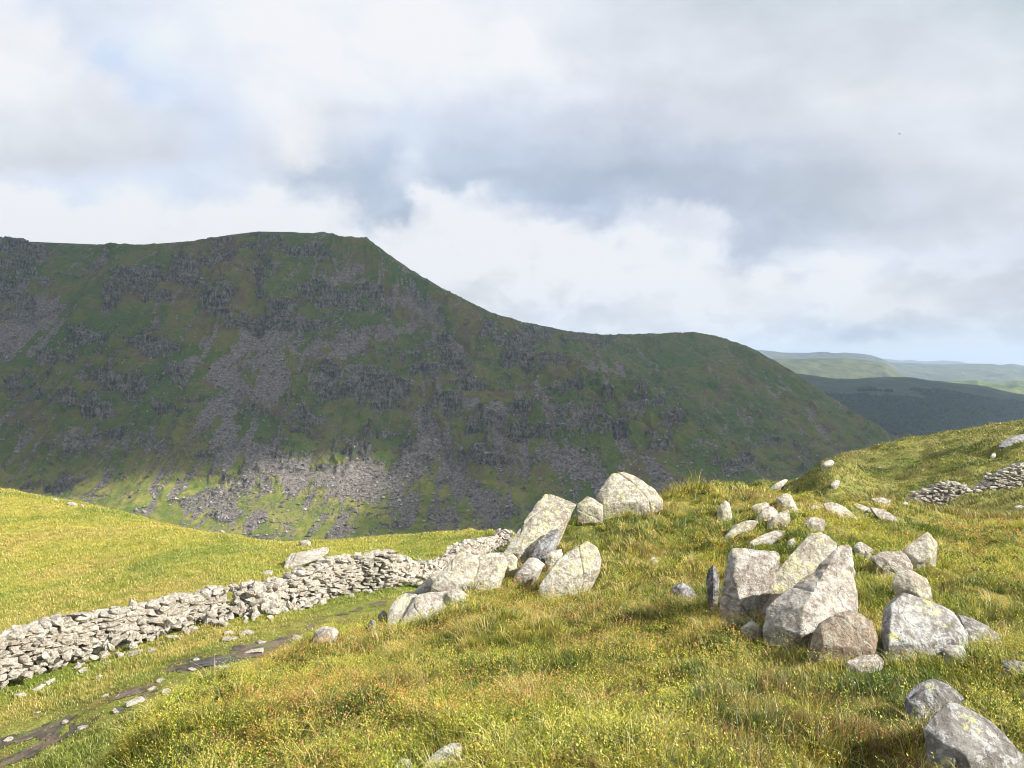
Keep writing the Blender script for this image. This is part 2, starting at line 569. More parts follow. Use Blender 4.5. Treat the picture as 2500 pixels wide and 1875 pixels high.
def world_line(px):
    out = []
    for u, v in px:
        d = hit(u, v)
        p = pick(u, v, d)
        out.append((p[0], p[1]))
    return out


MUD1 = world_line([(-120, 1850), (0, 1815), (100, 1785), (220, 1735), (330, 1690), (450, 1642), (520, 1612), (640, 1580), (700, 1560), (800, 1520), (870, 1490), (930, 1475)])
MUDBIG = world_line([(460, 1618), (540, 1612), (600, 1595), (660, 1578), (720, 1560)])
MUD2 = world_line([(0, 1858), (120, 1815), (200, 1780), (330, 1712), (450, 1660), (560, 1620), (640, 1592)])


def cover(x, y):
    """colour of the sward and soil plus masks"""
    r = np.hypot(x, y)
    n1 = fbm(x * .9, y * .9, 4, 41); n2 = fbm(x * .28, y * .28, 4, 43); n3 = fbm(x * 3.1, y * 3.1, 3, 47)
    d1 = poly_dist(x, y, MUD1); d2 = poly_dist(x, y, MUD2); db = poly_dist(x, y, MUDBIG)
    nn = fbm(x * 2.2, y * 2.2, 4, 51)
    far = sstep(10, 12, r)
    nh = fbm(x * 7, y * 7, 3, 53) * .22
    mud = np.maximum(sstep(.10, -.12, d1 - .17 - .75 * nn - nh), sstep(.08, -.12, d2 - .04 - .6 * nn - nh)) * far
    mud = np.maximum(mud, sstep(.12, -.12, db - .44 - .8 * nn - nh) * far)
    track = np.maximum(sstep(1.5, .3, d1 + .5 * n1), sstep(.9, .1, d2 + .4 * n1)) * far
    return n1, n2, n3, mud, track


def sward(x, y, z=None):
    """base colours of the grass by place (rgb array)"""
    n1, n2, n3, mud, track = cover(x, y)
    r = np.hypot(x, y)
    a = x / np.maximum(y, .1)
    right = sstep(20, 34, r) * sstep(.12, .3, a)
    left = sstep(10, 15, r) * (1 - sstep(.05, .2, a))
    m = np.array([.22, .19, .05])[None] * np.ones((x.size, 1))
    x1 = x.ravel()
    def C(c): return np.array(c)[None]
    def L(f, c, m): return m * (1 - f.ravel()[:, None]) + C(c) * f.ravel()[:, None]
    m = L(sstep(0, .5, n2) * .8, (.22, .19, .075), m)
    m = L(sstep(.05, -.4, n1) * .7, (.075, .115, .022), m)
    f = left * .98
    m = L(f, (.22, .235, .040), m)
    dist = sstep(20, 50, r)
    m = L(left * dist, (.33, .30, .055), m)
    m = L(left * sstep(.0, .45, n2) * .5, (.34, .26, .085), m)
    m = L(left * sstep(-.0, -.45, n2 + .4 * n1) * .65, (.11, .165, .026), m)
    m = L(left * sstep(.05, .5, n3 + .5 * n1) * .45, (.15, .19, .03), m)
    m = L(left * sstep(.1, .5, -n3 + .4 * n2) * .4, (.40, .31, .10), m)
    m = L(track * .6, (.17, .19, .045), m)
    m = L(track * sstep(-.15, .35, n3 + .4 * n1) * .55, (.19, .125, .055), m)
    m = L(right * .9, (.22, .21, .055), m)
    m = L(right * sstep(-.1, .25, n1 + n2 * .3 + n3 * .3) * .75, (.09, .115, .026), m)
    m = L(right * sstep(.0, .45, -n2 + .3 * n3) * .6, (.26, .235, .085), m)
    for u_h, v_h, d_h, rx_h in ((2262, 1106, 70, 2.6), (2420, 1262, 19, 2.0), (2330, 1150, 58, 2.0), (2160, 1130, 66, 2.2)):  # deep green turf, and the shade of the hillside hollows painted in
        p_ = pick(u_h, v_h, d_h)
        m = L(.8 * np.exp(-(((x - p_[0]) / rx_h) ** 2 + ((y - p_[1]) / (rx_h * 1.2)) ** 2)) , (.055, .095, .018), m)
    return m, mud, track, right, left


# the ground sheet: near part with the picked heights, far part falling to the valley and on to the horizon
LF = np.concatenate([np.linspace(math.log(170), math.log(700), 60)[1:], np.linspace(math.log(700), math.log(21000), 50)[1:]])
ga2, gr2 = np.meshgrid(AZA, LF)
R2 = np.exp(gr2)
z_edge = GZ[-1][None]
tt = sstep(0, 1, (R2 - 170) / 330)
slope_out = z_edge - (R2 - 170) * .5
Z2 = np.maximum(slope_out, -262) * (1 - tt) + (-262) * tt
Z2 = Z2 + fbm(R2 * np.sin(ga2) / 400, R2 * np.cos(ga2) / 400, 3, 61) * 4 * sstep(200, 600, R2)
X = np.concatenate([GX, R2 * np.sin(ga2)]); Y = np.concatenate([GY, R2 * np.cos(ga2)]); Z = np.concatenate([GZ, Z2])
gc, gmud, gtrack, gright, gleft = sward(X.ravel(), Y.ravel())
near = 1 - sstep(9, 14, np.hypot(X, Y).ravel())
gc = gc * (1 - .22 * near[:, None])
gc[np.hypot(X, Y).ravel() > 172] = (.09, .11, .035)

m_ground, N, out = new_mat('turf')
pos = N.node('ShaderNodeNewGeometry').outputs['Position']
c = N.attr('col', 'Color')
nz = N.noise(pos, 2.3, 6, .65)
nf = N.noise(pos, 14, 4, .7)
f = N.ramp(nz * .6 + nf * .4, .38, .64)
c2 = N.mix(f, N.vmath('MULTIPLY', c, (.62, .68, .60)), N.vmath('MULTIPLY', c, (1.2, 1.18, 1.15)))
principled(N, out, c2, .95, .1, bump(N, nf * .5 + nz, .06, .7))
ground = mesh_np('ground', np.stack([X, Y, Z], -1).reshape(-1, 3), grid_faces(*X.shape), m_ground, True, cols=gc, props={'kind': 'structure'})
print('ground', time.time() - T0)

# the muddy path: every ground cell where turf is worn away, lifted clear of the sheet
nr, nc = GX.shape
mk = gmud[:nr * nc].reshape(nr, nc)
mk = mk * (GR > 9)
cell = (mk[:-1, :-1] + mk[1:, :-1] + mk[:-1, 1:] + mk[1:, 1:]) > 2.0
idx = grid_faces(nr, nc)[cell.ravel()]
uq, invx = np.unique(idx, return_inverse=True)
pv = np.stack([GX.ravel()[uq], GY.ravel()[uq], GZ.ravel()[uq] + .012], -1)
m_path, N, out = new_mat('mud')
pos = N.node('ShaderNodeNewGeometry').outputs['Position']
n1 = N.noise(pos, 3.0, 6, .65); n2 = N.noise(pos, 16, 5, .7)
st = N.ramp(N.voro(pos, 7.0), .30, .20)
stm = st * N.ramp(N.noise(pos, 1.1, 3, .5), .50, .62)
cc = N.mix(N.ramp(n1, .35, .65), (.040, .030, .024), (.17, .125, .088))
cc = N.mix(stm, cc, (.30, .27, .23))
cc = N.mix(N.ramp(N.noise(pos, 2.6, 6, .7), .53, .60) * .85, cc, (.12, .15, .035))
principled(N, out, cc, N.ramp(n1, .42, .60) * .5 + .42, .35, bump(N, n2 + stm * .5, .05, .8))
path = mesh_np('path', pv, invx.reshape(-1, 4), m_path, True, props={'kind': 'structure'})

m_wat, N, out = new_mat('standing_water')
b = principled(N, out, (.02, .018, .015, 1), .05, .8)
for (u, v, ru, rv) in ((548, 1617, 34, 9), (505, 1622, 16, 5)):
    d = hit(u, v); p = pick(u, v, d)
    th = np.linspace(0, 2 * np.pi, 29)[:-1]
    rr = 1 + .25 * np.sin(3 * th + 1) + .15 * np.sin(5 * th)
    xs = p[0] + np.cos(th) * rr * ru / F * d + np.sin(th) * rr * .18
    ys = p[1] + np.sin(th) * rr * rv / F * d / .36
    zt = gh(xs, ys).mean() + .03
    me = bpy.data.meshes.new('puddle')
    me.from_pydata([(float(a), float(bb), float(zt)) for a, bb in zip(xs, ys)], [], [list(range(28))])
    me.materials.append(m_wat)
    o = bpy.data.objects.new('puddle', me); COL.objects.link(o); o['kind'] = 'structure'

# ------------------------------------------------------------------ the mountain across the valley
MP = []
def mp(u, v, d): MP.append(pick(u, v, d))
def mz(u, d, z): MP.append(np.array([(u - 1250) / F * d, d, z]))
CREST = [(-700,600,1800),(-300,596,1780),(0,588,1760),(102,591,1760),(200,595,1750),(328,600,1750),(400,594,1740),(475,588,1730),(565,573,1720),(633,565,1710),(723,567,1690),(765,570,1680),(791,566,1670),(812,571,1660),
         (842,579,1640),(878,580,1610),(897,580,1600),(905,588,1595),(921,600,1585),(961,629,1570),(1017,668,1550),(1085,707,1530)]
CREST2 = [(1141,735,1590),(1198,763,1720),(1277,786,1930),(1379,808,2150),(1469,818,2250),(1560,816,2320),(1695,811,2330),(1763,824,2290),(1831,848,2230),(1921,898,2120),(1989,944,2010),(2079,1000,1880),(2147,1040,1790),(2192,1073,1720)]
for q in CREST: mp(*q); mz(q[0], q[2] + 350, pick(*q)[2] - 25); mz(q[0], q[2] + 900, pick(*q)[2] - 160)
for q in CREST2: mp(*q); mz(q[0], q[2] + 250, pick(*q)[2] - 60); mz(q[0], q[2] + 700, -240)
for u in (-700, -300, 0, 300, 600, 900):
    for v, d in ((1330, 870), (1240, 940), (1150, 1030), (1000, 1150), (850, 1310), (700, 1480)):
        mp(u, v, d + (40 if u < 100 else 0))
    mp(u, 625, 1590)
for q in [(1100,1330,870),(1100,1150,1010),(1100,1000,1130),(1100,850,1300),(1100,760,1420),(1085,716,1505),
          (1300,1300,880),(1300,1150,980),(1300,1000,1130),(1300,900,1260),(1250,815,1410),(1300,850,1350),
          (1450,1250,900),(1450,1100,1020),(1450,980,1160),(1450,905,1280),(1600,1200,930),(1600,1080,1060),(1600,985,1200),
          (1750,1180,960),(1750,1085,1090),(1870,1180,990),
          (1300,825,1800),(1450,880,1820),(1450,840,2050),(1600,960,1720),(1600,900,1930),(1600,850,2130),(1750,1030,1600),(1750,950,1780),(1750,880,2000),
          (1900,1100,1400),(1900,1000,1650),(1900,940,1850),(2050,1080,1560),(2192,1130,1450)]:
    mp(*q)
for q in [(1198,1620,20),(1300,1560,-25),(1450,1450,-70),(1600,1400,-120),(1750,1270,-170),(1900,1150,-205)]: mz(*q)
for u in (-700, -300, 0, 300, 600, 900, 1200, 1500, 1800, 2100, 2500):
    mz(u, 760, -232); mz(u, 620, -270)
for q in [(2192,1200,-235),(2400,1100,-250),(2400,1600,-240),(2400,2000,-245),(2650,1500,-255),(2650,2300,-255),(2300,1750,-205)]: mz(*q)
MP = np.array(MP)
def mcoord(x, y): return np.stack([x / y * 3.0, np.log(y) * 3.2], -1)
Pm = mcoord(MP[:, 0], MP[:, 1])
wm = rbf_fit(Pm, MP[:, 2], c=.10, lam=1e-3)
aa = np.linspace(-1.02, .74, 1500)
yy = np.concatenate([np.linspace(620, 840, 40)[:-1], np.linspace(840, 1780, 620)[:-1], np.linspace(1780, 2400, 230)[:-1], np.linspace(2400, 3100, 40)])
A2, Y2 = np.meshgrid(aa, yy)
X2 = A2 * Y2
cax = np.linspace(-1.02, .74, 200); cay = np.linspace(620, 3100, 260)
CAx, CAy = np.meshgrid(cax, cay)
cmz = rbf_eval(Pm, wm, mcoord((CAx * CAy).ravel(), CAy.ravel()), .10).reshape(CAx.shape)
M0 = bil(A2, Y2, cax, cay, cmz)
def msil(M, prof, ylo, yhi, wid, e0, e1, sm=15):
    A_ = np.array([(q[0] - 1250) / F for q in prof]); T_ = np.array([pick(q[0], q[1], 1.)[2] for q in prof]); D_ = np.array([float(q[2]) for q in prof])
    want = np.interp(aa, A_, T_) + (fbm(aa * 130, aa * 0, 4, 77) * .0016 + np.abs(fbm(aa * 420, aa * 0, 3, 79)) * .0012) * sstep(-.32, -.2, aa)
    ok = sstep(e0 - .02, e0, aa) * (1 - sstep(e1, e1 + .02, aa)) if e1 < .5 else sstep(e0 - .02, e0, aa)
    yc = np.interp(aa, A_, D_)
    for it in range(4):
        cur = np.where((Y2 > ylo) & (Y2 < yhi), M / Y2, -9).max(0)
        wg_ = np.exp(-((Y2 - yc[None]) / wid) ** 2)
        kk_ = np.hanning(sm + 2); kk_ /= kk_.sum()
        dlt = np.convolve(np.pad((want - cur) * ok, (sm + 1) // 2, 'edge'), kk_, 'valid')[:len(aa)]
        M = M + dlt[None] * Y2 * wg_
    return M
CR_ALL = CREST + CREST2
M0 = msil(M0, CR_ALL, 1300, 2700, 240, -1.0, .49)
U0, V0 = to_px(X2, Y2, M0)
s1 = fbm(X2 / 70, Y2 / 70, 4, 71); s2 = fbm(X2 / 25, Y2 / 25, 3, 73)
Uw = U0 + s1 * 38 + s2 * 14; Vw = V0 + fbm(X2 / 60, Y2 / 60, 4, 75) * 26 + fbm(X2 / 20, Y2 / 20, 3, 76) * 9


def c3(x, y): return (x / 1.77, 500 + y / 1.77)
def c4(x, y): return (1250 + x / 1.77, 700 + y / 1.77)
CR = [c3(x, y) + (a / 1.77, b / 1.77) for x, y, a, b in [
    (60,250,150,70),(30,360,90,80),(110,420,70,40),(600,340,140,50),(480,430,60,60),(660,400,90,28),(950,210,80,50),(1250,200,130,30),(1360,230,60,25),(1130,280,36,120),
    (960,430,90,50),(1050,500,120,35),(1180,460,70,60),(1450,400,210,38),(1380,510,190,36),(1560,480,120,26),(1600,380,150,35),(1850,650,160,40),(2100,600,80,60),(2170,640,60,50),
    (370,610,90,55),(280,700,110,36),(440,770,70,60),(560,800,70,60),(650,620,90,36),(730,740,110,36),(330,890,190,36),(80,800,70,30),(1320,960,130,60),(1100,910,70,36),
    (1530,840,170,50),(1700,840,80,60),(1640,925,80,22),(1950,890,80,45),(2090,1080,110,50),(2080,960,90,45),(1720,1020,120,50),(1540,1050,130,50),(470,980,60,28),(1450,720,140,22),
    (1000,1210,70,26),(900,1260,120,22),(960,1350,80,20),(280,1200,80,22),(1400,800,90,20),(1800,760,120,30),(2050,760,90,30),(820,300,80,60),(850,860,50,26),(170,760,60,40),(1950,690,60,40),(700,930,90,24)]]
CR += [c4(x, y) + (a / 1.77, b / 1.77) for x, y, a, b in [
    (70,240,110,26),(20,300,80,40),(160,340,70,30),(240,460,90,30),(490,480,90,22),(300,610,130,24),(620,540,70,26),(1010,800,100,50),(920,800,60,24),(720,860,90,20),(30,560,60,40),
    (80,660,90,36),(700,600,60,26),(1090,670,40,18),(740,470,50,14),(270,240,70,22),(420,250,60,22),(160,200,90,16),(640,700,60,30),(450,650,60,20)]]
crag = np.zeros_like(U0)
for cx, cy, rx, ry in CR:
    e = ((Uw - cx) / (rx * 1.15)) ** 2 + ((Vw - cy) / (ry * 1.25)) ** 2
    crag = np.maximum(crag, np.exp(-e * e * .8))
s3 = fbm(X2 / 28, (Y2 + M0 * 1.2) / 16, 5, 81, .62)
band = fbm(X2 / 60 + s1 * .5, M0 / 8.5 + s1 * .8, 4, 87, .6)
crag_m = sstep(.40, .62, crag * .74 + s3 * .38 + band * .62)
s4 = fbm(X2 / 16, (Y2 + M0 * 1.2) / 10, 4, 85, .62)
extra = sstep(.12, .34, s4 * .55 + s3 * .25 + band * .5) * sstep(-.1, .25, fbm(X2 / 160, Y2 / 160, 3, 83) + .28) * (1 - sstep(1500, 1900, Y2)) * .85
crag_m = np.maximum(crag_m, extra)


def stroke(pts, w):
    best = np.full(U0.shape, 1e9)
    for (x0, y0), (x1, y1) in zip(pts[:-1], pts[1:]):
        ddx, ddy = x1 - x0, y1 - y0
        t = np.clip(((Uw - x0) * ddx + (Vw - y0) * ddy) / (ddx * ddx + ddy * ddy), 0, 1)
        best = np.minimum(best, np.hypot(Uw - x0 - t * ddx, Vw - y0 - t * ddy))
    return np.exp(-(best / (w / 1.77)) ** 2)


SC = [([c3(1060, 560), c3(1005, 700), c3(940, 880), c3(850, 985)], 34, 1), ([c3(1170, 560), c3(1145, 700), c3(1210, 780), c3(1060, 820)], 62, 1), ([c3(1010, 740), c3(985, 900), c3(990, 1110)], 48, 1),
      ([c3(930, 880), c3(900, 1000)], 30, .8), ([c3(1230, 560), c3(1300, 640), c3(1500, 620), c3(1760, 520)], 40, .9), ([c3(1790, 400), c3(1880, 500)], 55, 1), ([c3(1400, 330), c3(1560, 250)], 26, .8),
      ([c3(1560, 330), c3(1780, 420)], 18, .8), ([c3(-20, 640), c3(90, 560), c3(190, 460)], 85, 1), ([c3(150, 620), c3(260, 530)], 22, 1), ([c3(680, 500), c3(560, 640), c3(400, 740), c3(330, 790)], 14, .8),
      ([c3(1080, 1060), c3(1250, 1170), c3(1450, 1210), c3(1700, 1190), c3(1830, 1120)], 70, .95), ([c3(1830, 1120), c3(1860, 1000), c3(1860, 900)], 34, .9), ([c3(1870, 1050), c3(1940, 1150), c3(2120, 1330)], 60, .95),
      ([c3(1640, 1260), c3(1900, 1330), c3(2100, 1380)], 70, .6), ([c3(1900, 820), c3(2200, 910)], 24, .8), ([c3(60, 1060), c3(400, 1010), c3(720, 1090)], 55, .62), ([c3(780, 1270), c3(1000, 1330), c3(1250, 1400)], 44, .58),
      ([c3(1050, 1180), c3(1300, 1260), c3(1450, 1420)], 80, .5), ([c3(1200, 1400), c3(1600, 1420)], 50, .45), ([c3(700, 1180), c3(640, 1290), c3(600, 1330)], 14, .8), ([c3(1250, 740), c3(1620, 760)], 34, .6),
      ([c3(2180, 960), c3(2230, 1150)], 60, .7), ([c3(400, 290), c3(520, 200)], 10, .7), ([c3(900, 600), c3(850, 700)], 40, .55), ([c3(2000, 620), c3(1800, 560)], 30, .6),
      ([c4(110, 490), c4(200, 560), c4(390, 570)], 30, .75), ([c4(60, 730), c4(250, 780), c4(420, 870)], 70, .8), ([c4(430, 660), c4(600, 790), c4(720, 870)], 26, .7), ([c4(570, 300), c4(600, 360)], 12, .9),
      ([c4(780, 690), c4(860, 700)], 26, .8), ([c4(1120, 440), c4(1180, 445)], 10, .9), ([c4(1270, 505), c4(1330, 510)], 8, .9), ([c4(480, 530), c4(560, 560)], 26, .6), ([c4(400, 340), c4(480, 360)], 26, .6),
      ([c4(800, 840), c4(900, 880)], 16, .8), ([c4(300, 360), c4(360, 380)], 16, .6), ([c4(1390, 560), c4(1440, 610)], 8, .7)]
scree = np.zeros_like(U0)
for pts, w, a in SC:
    scree = np.maximum(scree, stroke(pts, w) * a)
streak = fbm(X2 / 9 + s1 * 1.6, Y2 / 110, 4, 91, .6)
scree_m = sstep(.18, .80, scree * .90 + .13 * sstep(860, 1000, Y2) + streak * .85 + fbm(X2 / 9, Y2 / 14, 3, 92) * .34)
# relief
gul = fbm(X2 / 75 + s1 * .6, Y2 / 260, 4, 95, .5, True)
face = sstep(900, 1090, Y2) * (1 - sstep(-14, 4, (M0 - np.interp(A2, [(q[0] - 1250) / F for q in CREST], [pick(*q)[2] for q in CREST])) * (A2 < -.08) - 30 * (A2 >= -.08)))
M1 = M0 + (gul * 21 + fbm(X2 / 38, Y2 / 60, 4, 97) * 9) * face * (1 - .6 * scree_m)
lam = 27.0
ph = M1 / lam + fbm(X2 / 110, Y2 / 110, 3, 99) * 1.6 + fbm(X2 / 22, Y2 / 22, 3, 98) * .35
fr = ph - np.floor(ph)
step = sstep(.30, .72, fr) - fr
M1 = M1 + step * lam * 1.05 * crag_m * face
M1 = M1 + fbm(X2 / 7, Y2 / 7, 4, 101, .6, True) * (2.6 * crag_m + .35 + .3 * scree_m) + fbm(X2 / 14, Y2 / 40, 4, 102) * 3.0 * crag_m
gy = stroke([c3(1130, 190), c3(1135, 300), c3(1120, 400), c3(1100, 520)], 24)
M1 = M1 - gy * 22 - stroke([c3(470, 290), c3(510, 230)], 10) * 6 - stroke([c3(1060, 200), c3(900, 340), c3(760, 440)], 12) * 9
for pts_, w_, a_ in [([c3(520, 195), c3(400, 330), c3(290, 460)], 13, 11), ([c3(820, 190), c3(700, 350), c3(640, 420)], 12, 9), ([c3(700, 470), c3(560, 620), c3(330, 790)], 15, 9), ([c3(1760, 330), c3(1890, 480), c3(2040, 660)], 14, 12),
                    ([c3(980, 210), c3(880, 330)], 12, 9), ([c3(1260, 420), c3(1210, 520), c3(1100, 560)], 12, 9), ([c3(1860, 820), c3(1870, 1000), c3(1960, 1150)], 14, 10), ([c3(830, 760), c3(760, 900), c3(600, 1000)], 14, 8),
                    ([c3(260, 560), c3(120, 640), c3(0, 700)], 14, 9), ([c3(1660, 560), c3(1560, 640), c3(1420, 720)], 12, 8), ([c4(330, 350), c4(480, 560), c4(700, 720)], 14, 9), ([c4(560, 240), c4(620, 420), c4(800, 600)], 14, 8), ([c4(60, 170), c4(250, 360), c4(420, 520)], 12, 8)]:
    M1 = M1 - stroke(pts_, w_) * a_ * face
sm = stroke([c3(1380, 120), c3(1440, 125)], 26)
M1 = M1 + sm * 2
moor = fbm(X2 / 90, Y2 / 90, 5, 111, .6) - .8 * stroke([c3(1760, 320), c3(1890, 470), c3(1960, 560)], 30) - .6 * stroke([c3(-10, 720), c3(200, 640), c3(480, 520), c3(700, 480)], 40) - .5 * stroke([c4(600, 330), c4(760, 560), c4(1000, 640)], 60) + .5 * stroke([c3(1000, 250), c3(1100, 480)], 120)
m_mt, N, out = new_mat('fell')
pos = N.node('ShaderNodeNewGeometry').outputs['Position']
ka = N.attr('crag'); ks = N.attr('scree'); kt = N.attr('moor')
fn = N.noise(pos, .11, 8, .68); fn2 = N.noise(pos, .035, 6, .6)
grass = N.mix(N.ramp(kt * .5 + (fn2 - .5) * 1.6 + (fn - .5) * .8, -.35, .45), (.050, .088, .013), (.145, .128, .030))
grass = N.mix(N.ramp(fn2 + kt * .2, .52, .70), grass, (.095, .072, .040))
grass = N.mix(N.ramp(fn, .62, .74), grass, (.11, .095, .055))
grass = N.mix(N.attr('foot') * .85, grass, N.mix(N.ramp(fn2 * .6 + fn * .4, .42, .60), (.10, .135, .020), (.235, .215, .055)))
vz = N.voro(pos, .34); vc = N.voro(pos, .16)
sp1 = N.noise(pos, .24, 5, .78); sp2 = N.noise(pos, .07, 5, .7)
scr = N.mix(N.ramp(sp1, .34, .66), (.070, .060, .056), (.235, .205, .185))
stv = N.noise(N.mapping(pos, (1, 1, .22)), .28, 7, .7, .6)
stw = N.noise(N.mapping(pos, (.35, .35, 1.5)), .10, 5, .65)
rk = N.mix(N.ramp(stv * .55 + stw * .25 + sp1 * .2, .42, .58), (.022, .020, .016), (.205, .190, .160))
ksf = N.ramp(ks * .80 + .06 + (sp1 - .5) * 2.3 + (sp2 - .5) * 1.5, .34, .62)
kaf = N.ramp(ka * .85 + (stv - .5) * 2.6 + (sp2 - .5) * 1.8, .38, .66)
cc = N.mix(ksf, grass, scr)
cc = N.mix(kaf, cc, rk)
hh = stv * kaf * 3.0 + sp1 * ksf * 1.0 + fn * 1.5
principled(N, out, cc, .95, .08, bump(N, hh, 2.0, .8))
_A = np.array([(q[0] - 1250) / F for q in CR_ALL]); _T = np.array([pick(q[0], q[1], 1.)[2] for q in CR_ALL])
lim = np.interp(aa, _A, _T)[None] * Y2 + 1.2
over = (M1 > lim) & (Y2 > 1250) & (aa[None] > -.12) & (aa[None] < .5)
M1 = np.where(over, lim, M1)
M1 = msil(M1, CR_ALL, 1300, 2700, 80, -1.0, .49, 3)
mountain = mesh_np('mountain', np.stack([X2, Y2, M1], -1).reshape(-1, 3), grid_faces(*X2.shape), m_mt, True,
                   attrs={'crag': crag_m, 'scree': scree_m, 'moor': moor, 'foot': sstep(-118, -165, M0 + moor * 25) * sstep(.12, -.06, A2)}, props={'kind': 'structure'})
print('mountain', time.time() - T0)


def mh(x, y):
    return bil(x / y, y, aa, yy, M1)


# loose boulders strewn over the foot of the mountain
rng = np.random.default_rng(5)
N0 = 330000
ra = rng.uniform(-.72, .45, N0); ry = 840 + (1700 - 840) * rng.random(N0) ** 1.5
rx = ra * ry
sm_ = bil(ra, ry, aa, yy, scree_m); cm_ = bil(ra, ry, aa, yy, crag_m)
cl = fbm(rx / 45, ry / 45, 3, 121)
prob = np.clip(sm_ * .75 + .17 + cl * .35 + cm_ * .2, 0.02, 1) * (1 - sstep(1050, 1600, ry) * .7)
keep = rng.random(N0) < prob
rx, ry = rx[keep], ry[keep]
rz = mh(rx, ry)
size = .36 + rng.pareto(2.5, len(rx)) * .42
size = np.minimum(size, 3.0)
nv = 6
base = np.array([[1, 0, 0], [-1, 0, 0], [0, 1, 0], [0, -1, 0], [0, 0, 1], [0, 0, -1]], float)
fc = np.array([[0, 2, 4], [2, 1, 4], [1, 3, 4], [3, 0, 4], [2, 0, 5], [1, 2, 5], [3, 1, 5], [0, 3, 5]])
n = len(rx)
bv = base[None] * (size[:, None, None] * rng.uniform(.6, 1.25, (n, 6, 1))) + rng.normal(0, .28, (n, 6, 3)) * size[:, None, None]
th = rng.uniform(0, 6.28, n); cth, sth = np.cos(th)[:, None], np.sin(th)[:, None]
bx = bv[..., 0] * cth - bv[..., 1] * sth; by = bv[..., 0] * sth + bv[..., 1] * cth
bv = np.stack([bx + rx[:, None], by + ry[:, None], bv[..., 2] * .75 + rz[:, None] + size[:, None] * .25], -1).reshape(-1, 3)
bf = (fc[None] + (np.arange(n) * nv)[:, None, None]).reshape(-1, 3)
m_sc, N, out = new_mat('scree_stone')
pos = N.node('ShaderNodeNewGeometry')
rn = N.attr('shade')
principled(N, out, N.mix(rn, (.07, .063, .060), (.30, .28, .25)), .9, .15)
mesh_np('scree', bv, bf, m_sc, False, attrs={'shade': np.repeat(rng.random(n) ** 1.3, nv)},
        props={'kind': 'stuff', 'label': 'pale boulders and loose stones strewn over the mountain foot', 'category': 'scree'})
print('scree', n, time.time() - T0)


# ------------------------------------------------------------------ far hills
def far_hill(prof, d0, dfront, cols, seed, relief=14., zfoot=-262, wood=False, back=900):
    us = np.array([p[0] for p in prof], float); vs = np.array([p[1] for p in prof], float)
    u = np.linspace(us[0], us[-1], 420); v = np.interp(u, us, vs)
    k = np.ones(9) / 9
    v = np.convolve(np.pad(v, 4, 'edge'), k, 'valid')
    A = (u - 1250) / F
    zc = np.array([pick(a, b, d0)[2] for a, b in zip(u, v)])
    t = np.concatenate([np.linspace(0, 1, 150), np.linspace(1, 1.6, 30)[1:]])
    AA, TT = np.meshgrid(A, t)
    YY = np.where(TT <= 1, dfront + (d0 - dfront) * TT, d0 + back * (TT - 1) / .6)
    prof_t = np.where(TT <= 1, 1 - (1 - np.clip(TT, 0, 1)) ** 1.6, 1 - ((TT - 1) / .6) ** 2)
    ZZ = zfoot + (zc[None] - zfoot) * prof_t
    XX = AA * YY
    sc_ = d0 / 12.
    fl = np.clip(1 - TT, 0, 1) ** .5 * (TT < 1)
    ZZ = ZZ + (fbm(XX / sc_, YY / sc_ / 1.5, 5, seed, .55, True)) * relief * fl + fbm(XX / sc_ * 5, YY / sc_ * 5, 4, seed + 3) * relief * .16
    m, N, out = new_mat('hillside')
    pos = N.node('ShaderNodeNewGeometry').outputs['Position']
    n1 = N.noise(pos, 6. / sc_, 7, .65); n2 = N.noise(pos, 1.3 / sc_ * 1.6, 5, .6)
    c1 = N.mix(N.ramp(n1 * .5 + n2 * .5, .38, .62), cols[0], cols[1])
    c1 = N.mix(N.ramp(n2, .55, .7), c1, cols[2])
    c1 = N.mix(N.ramp(n1, .62, .72) * .6, c1, (.16, .15, .13))
    principled(N, out, c1, .95, .05, bump(N, n1, d0 / 300., .6))
    o = mesh_np('hill', np.stack([XX, YY, ZZ], -1).reshape(-1, 3), grid_faces(*XX.shape), m, True, props={'kind': 'structure'})
    return A, YY[:, 0], ZZ


dk = ((.028, .048, .022), (.060, .078, .034), (.085, .080, .050))
A1, Y1, Z1 = far_hill([(1700, 930), (1850, 915), (1948, 913), (2000, 920), (2040, 925), (2086, 925), (2130, 922), (2176, 920), (2222, 921), (2260, 928), (2295, 931), (2350, 938), (2408, 943), (2440, 953),
                       (2500, 965), (2600, 975), (2800, 985)], 4300, 2500, dk, 201, 26., back=500)
lt = ((.045, .062, .028), (.13, .135, .050), (.028, .042, .024))
far_hill([(1750, 890), (1850, 876), (1890, 876), (1940, 877), (1975, 875), (2010, 876), (2060, 873), (2100, 878), (2140, 884), (2165, 889), (2185, 902), (2205, 916), (2260, 940)], 6200, 5400, lt, 211, 30.)
far_hill([(2150, 936), (2230, 934), (2306, 929), (2345, 930), (2386, 928), (2410, 934), (2450, 935), (2482, 930), (2530, 936), (2700, 944)], 5600, 5000, ((.05, .08, .03), (.18, .20, .05), (.04, .07, .03)), 221, 20.)
bl = ((.045, .055, .050), (.11, .118, .075), (.03, .042, .036))
far_hill([(1700, 845), (1849, 854), (1900, 859), (1928, 861), (1965, 862), (2007, 859), (2035, 862), (2063, 861), (2100, 864), (2126, 867), (2150, 874), (2165, 880), (2180, 892), (2200, 904), (2300, 930)], 9000, 7600, bl, 231, 45.)
far_hill([(2080, 890), (2171, 886), (2239, 888), (2300, 891), (2360, 889), (2414, 889), (2440, 892), (2470, 888), (2500, 893), (2650, 890)], 10500, 8200, lt, 241, 55.)
far_hill([(2050, 872), (2165, 876), (2200, 880), (2222, 879), (2255, 883), (2300, 880), (2340, 882), (2370, 889), (2600, 895)], 17000, 14500, bl, 251, 40.)

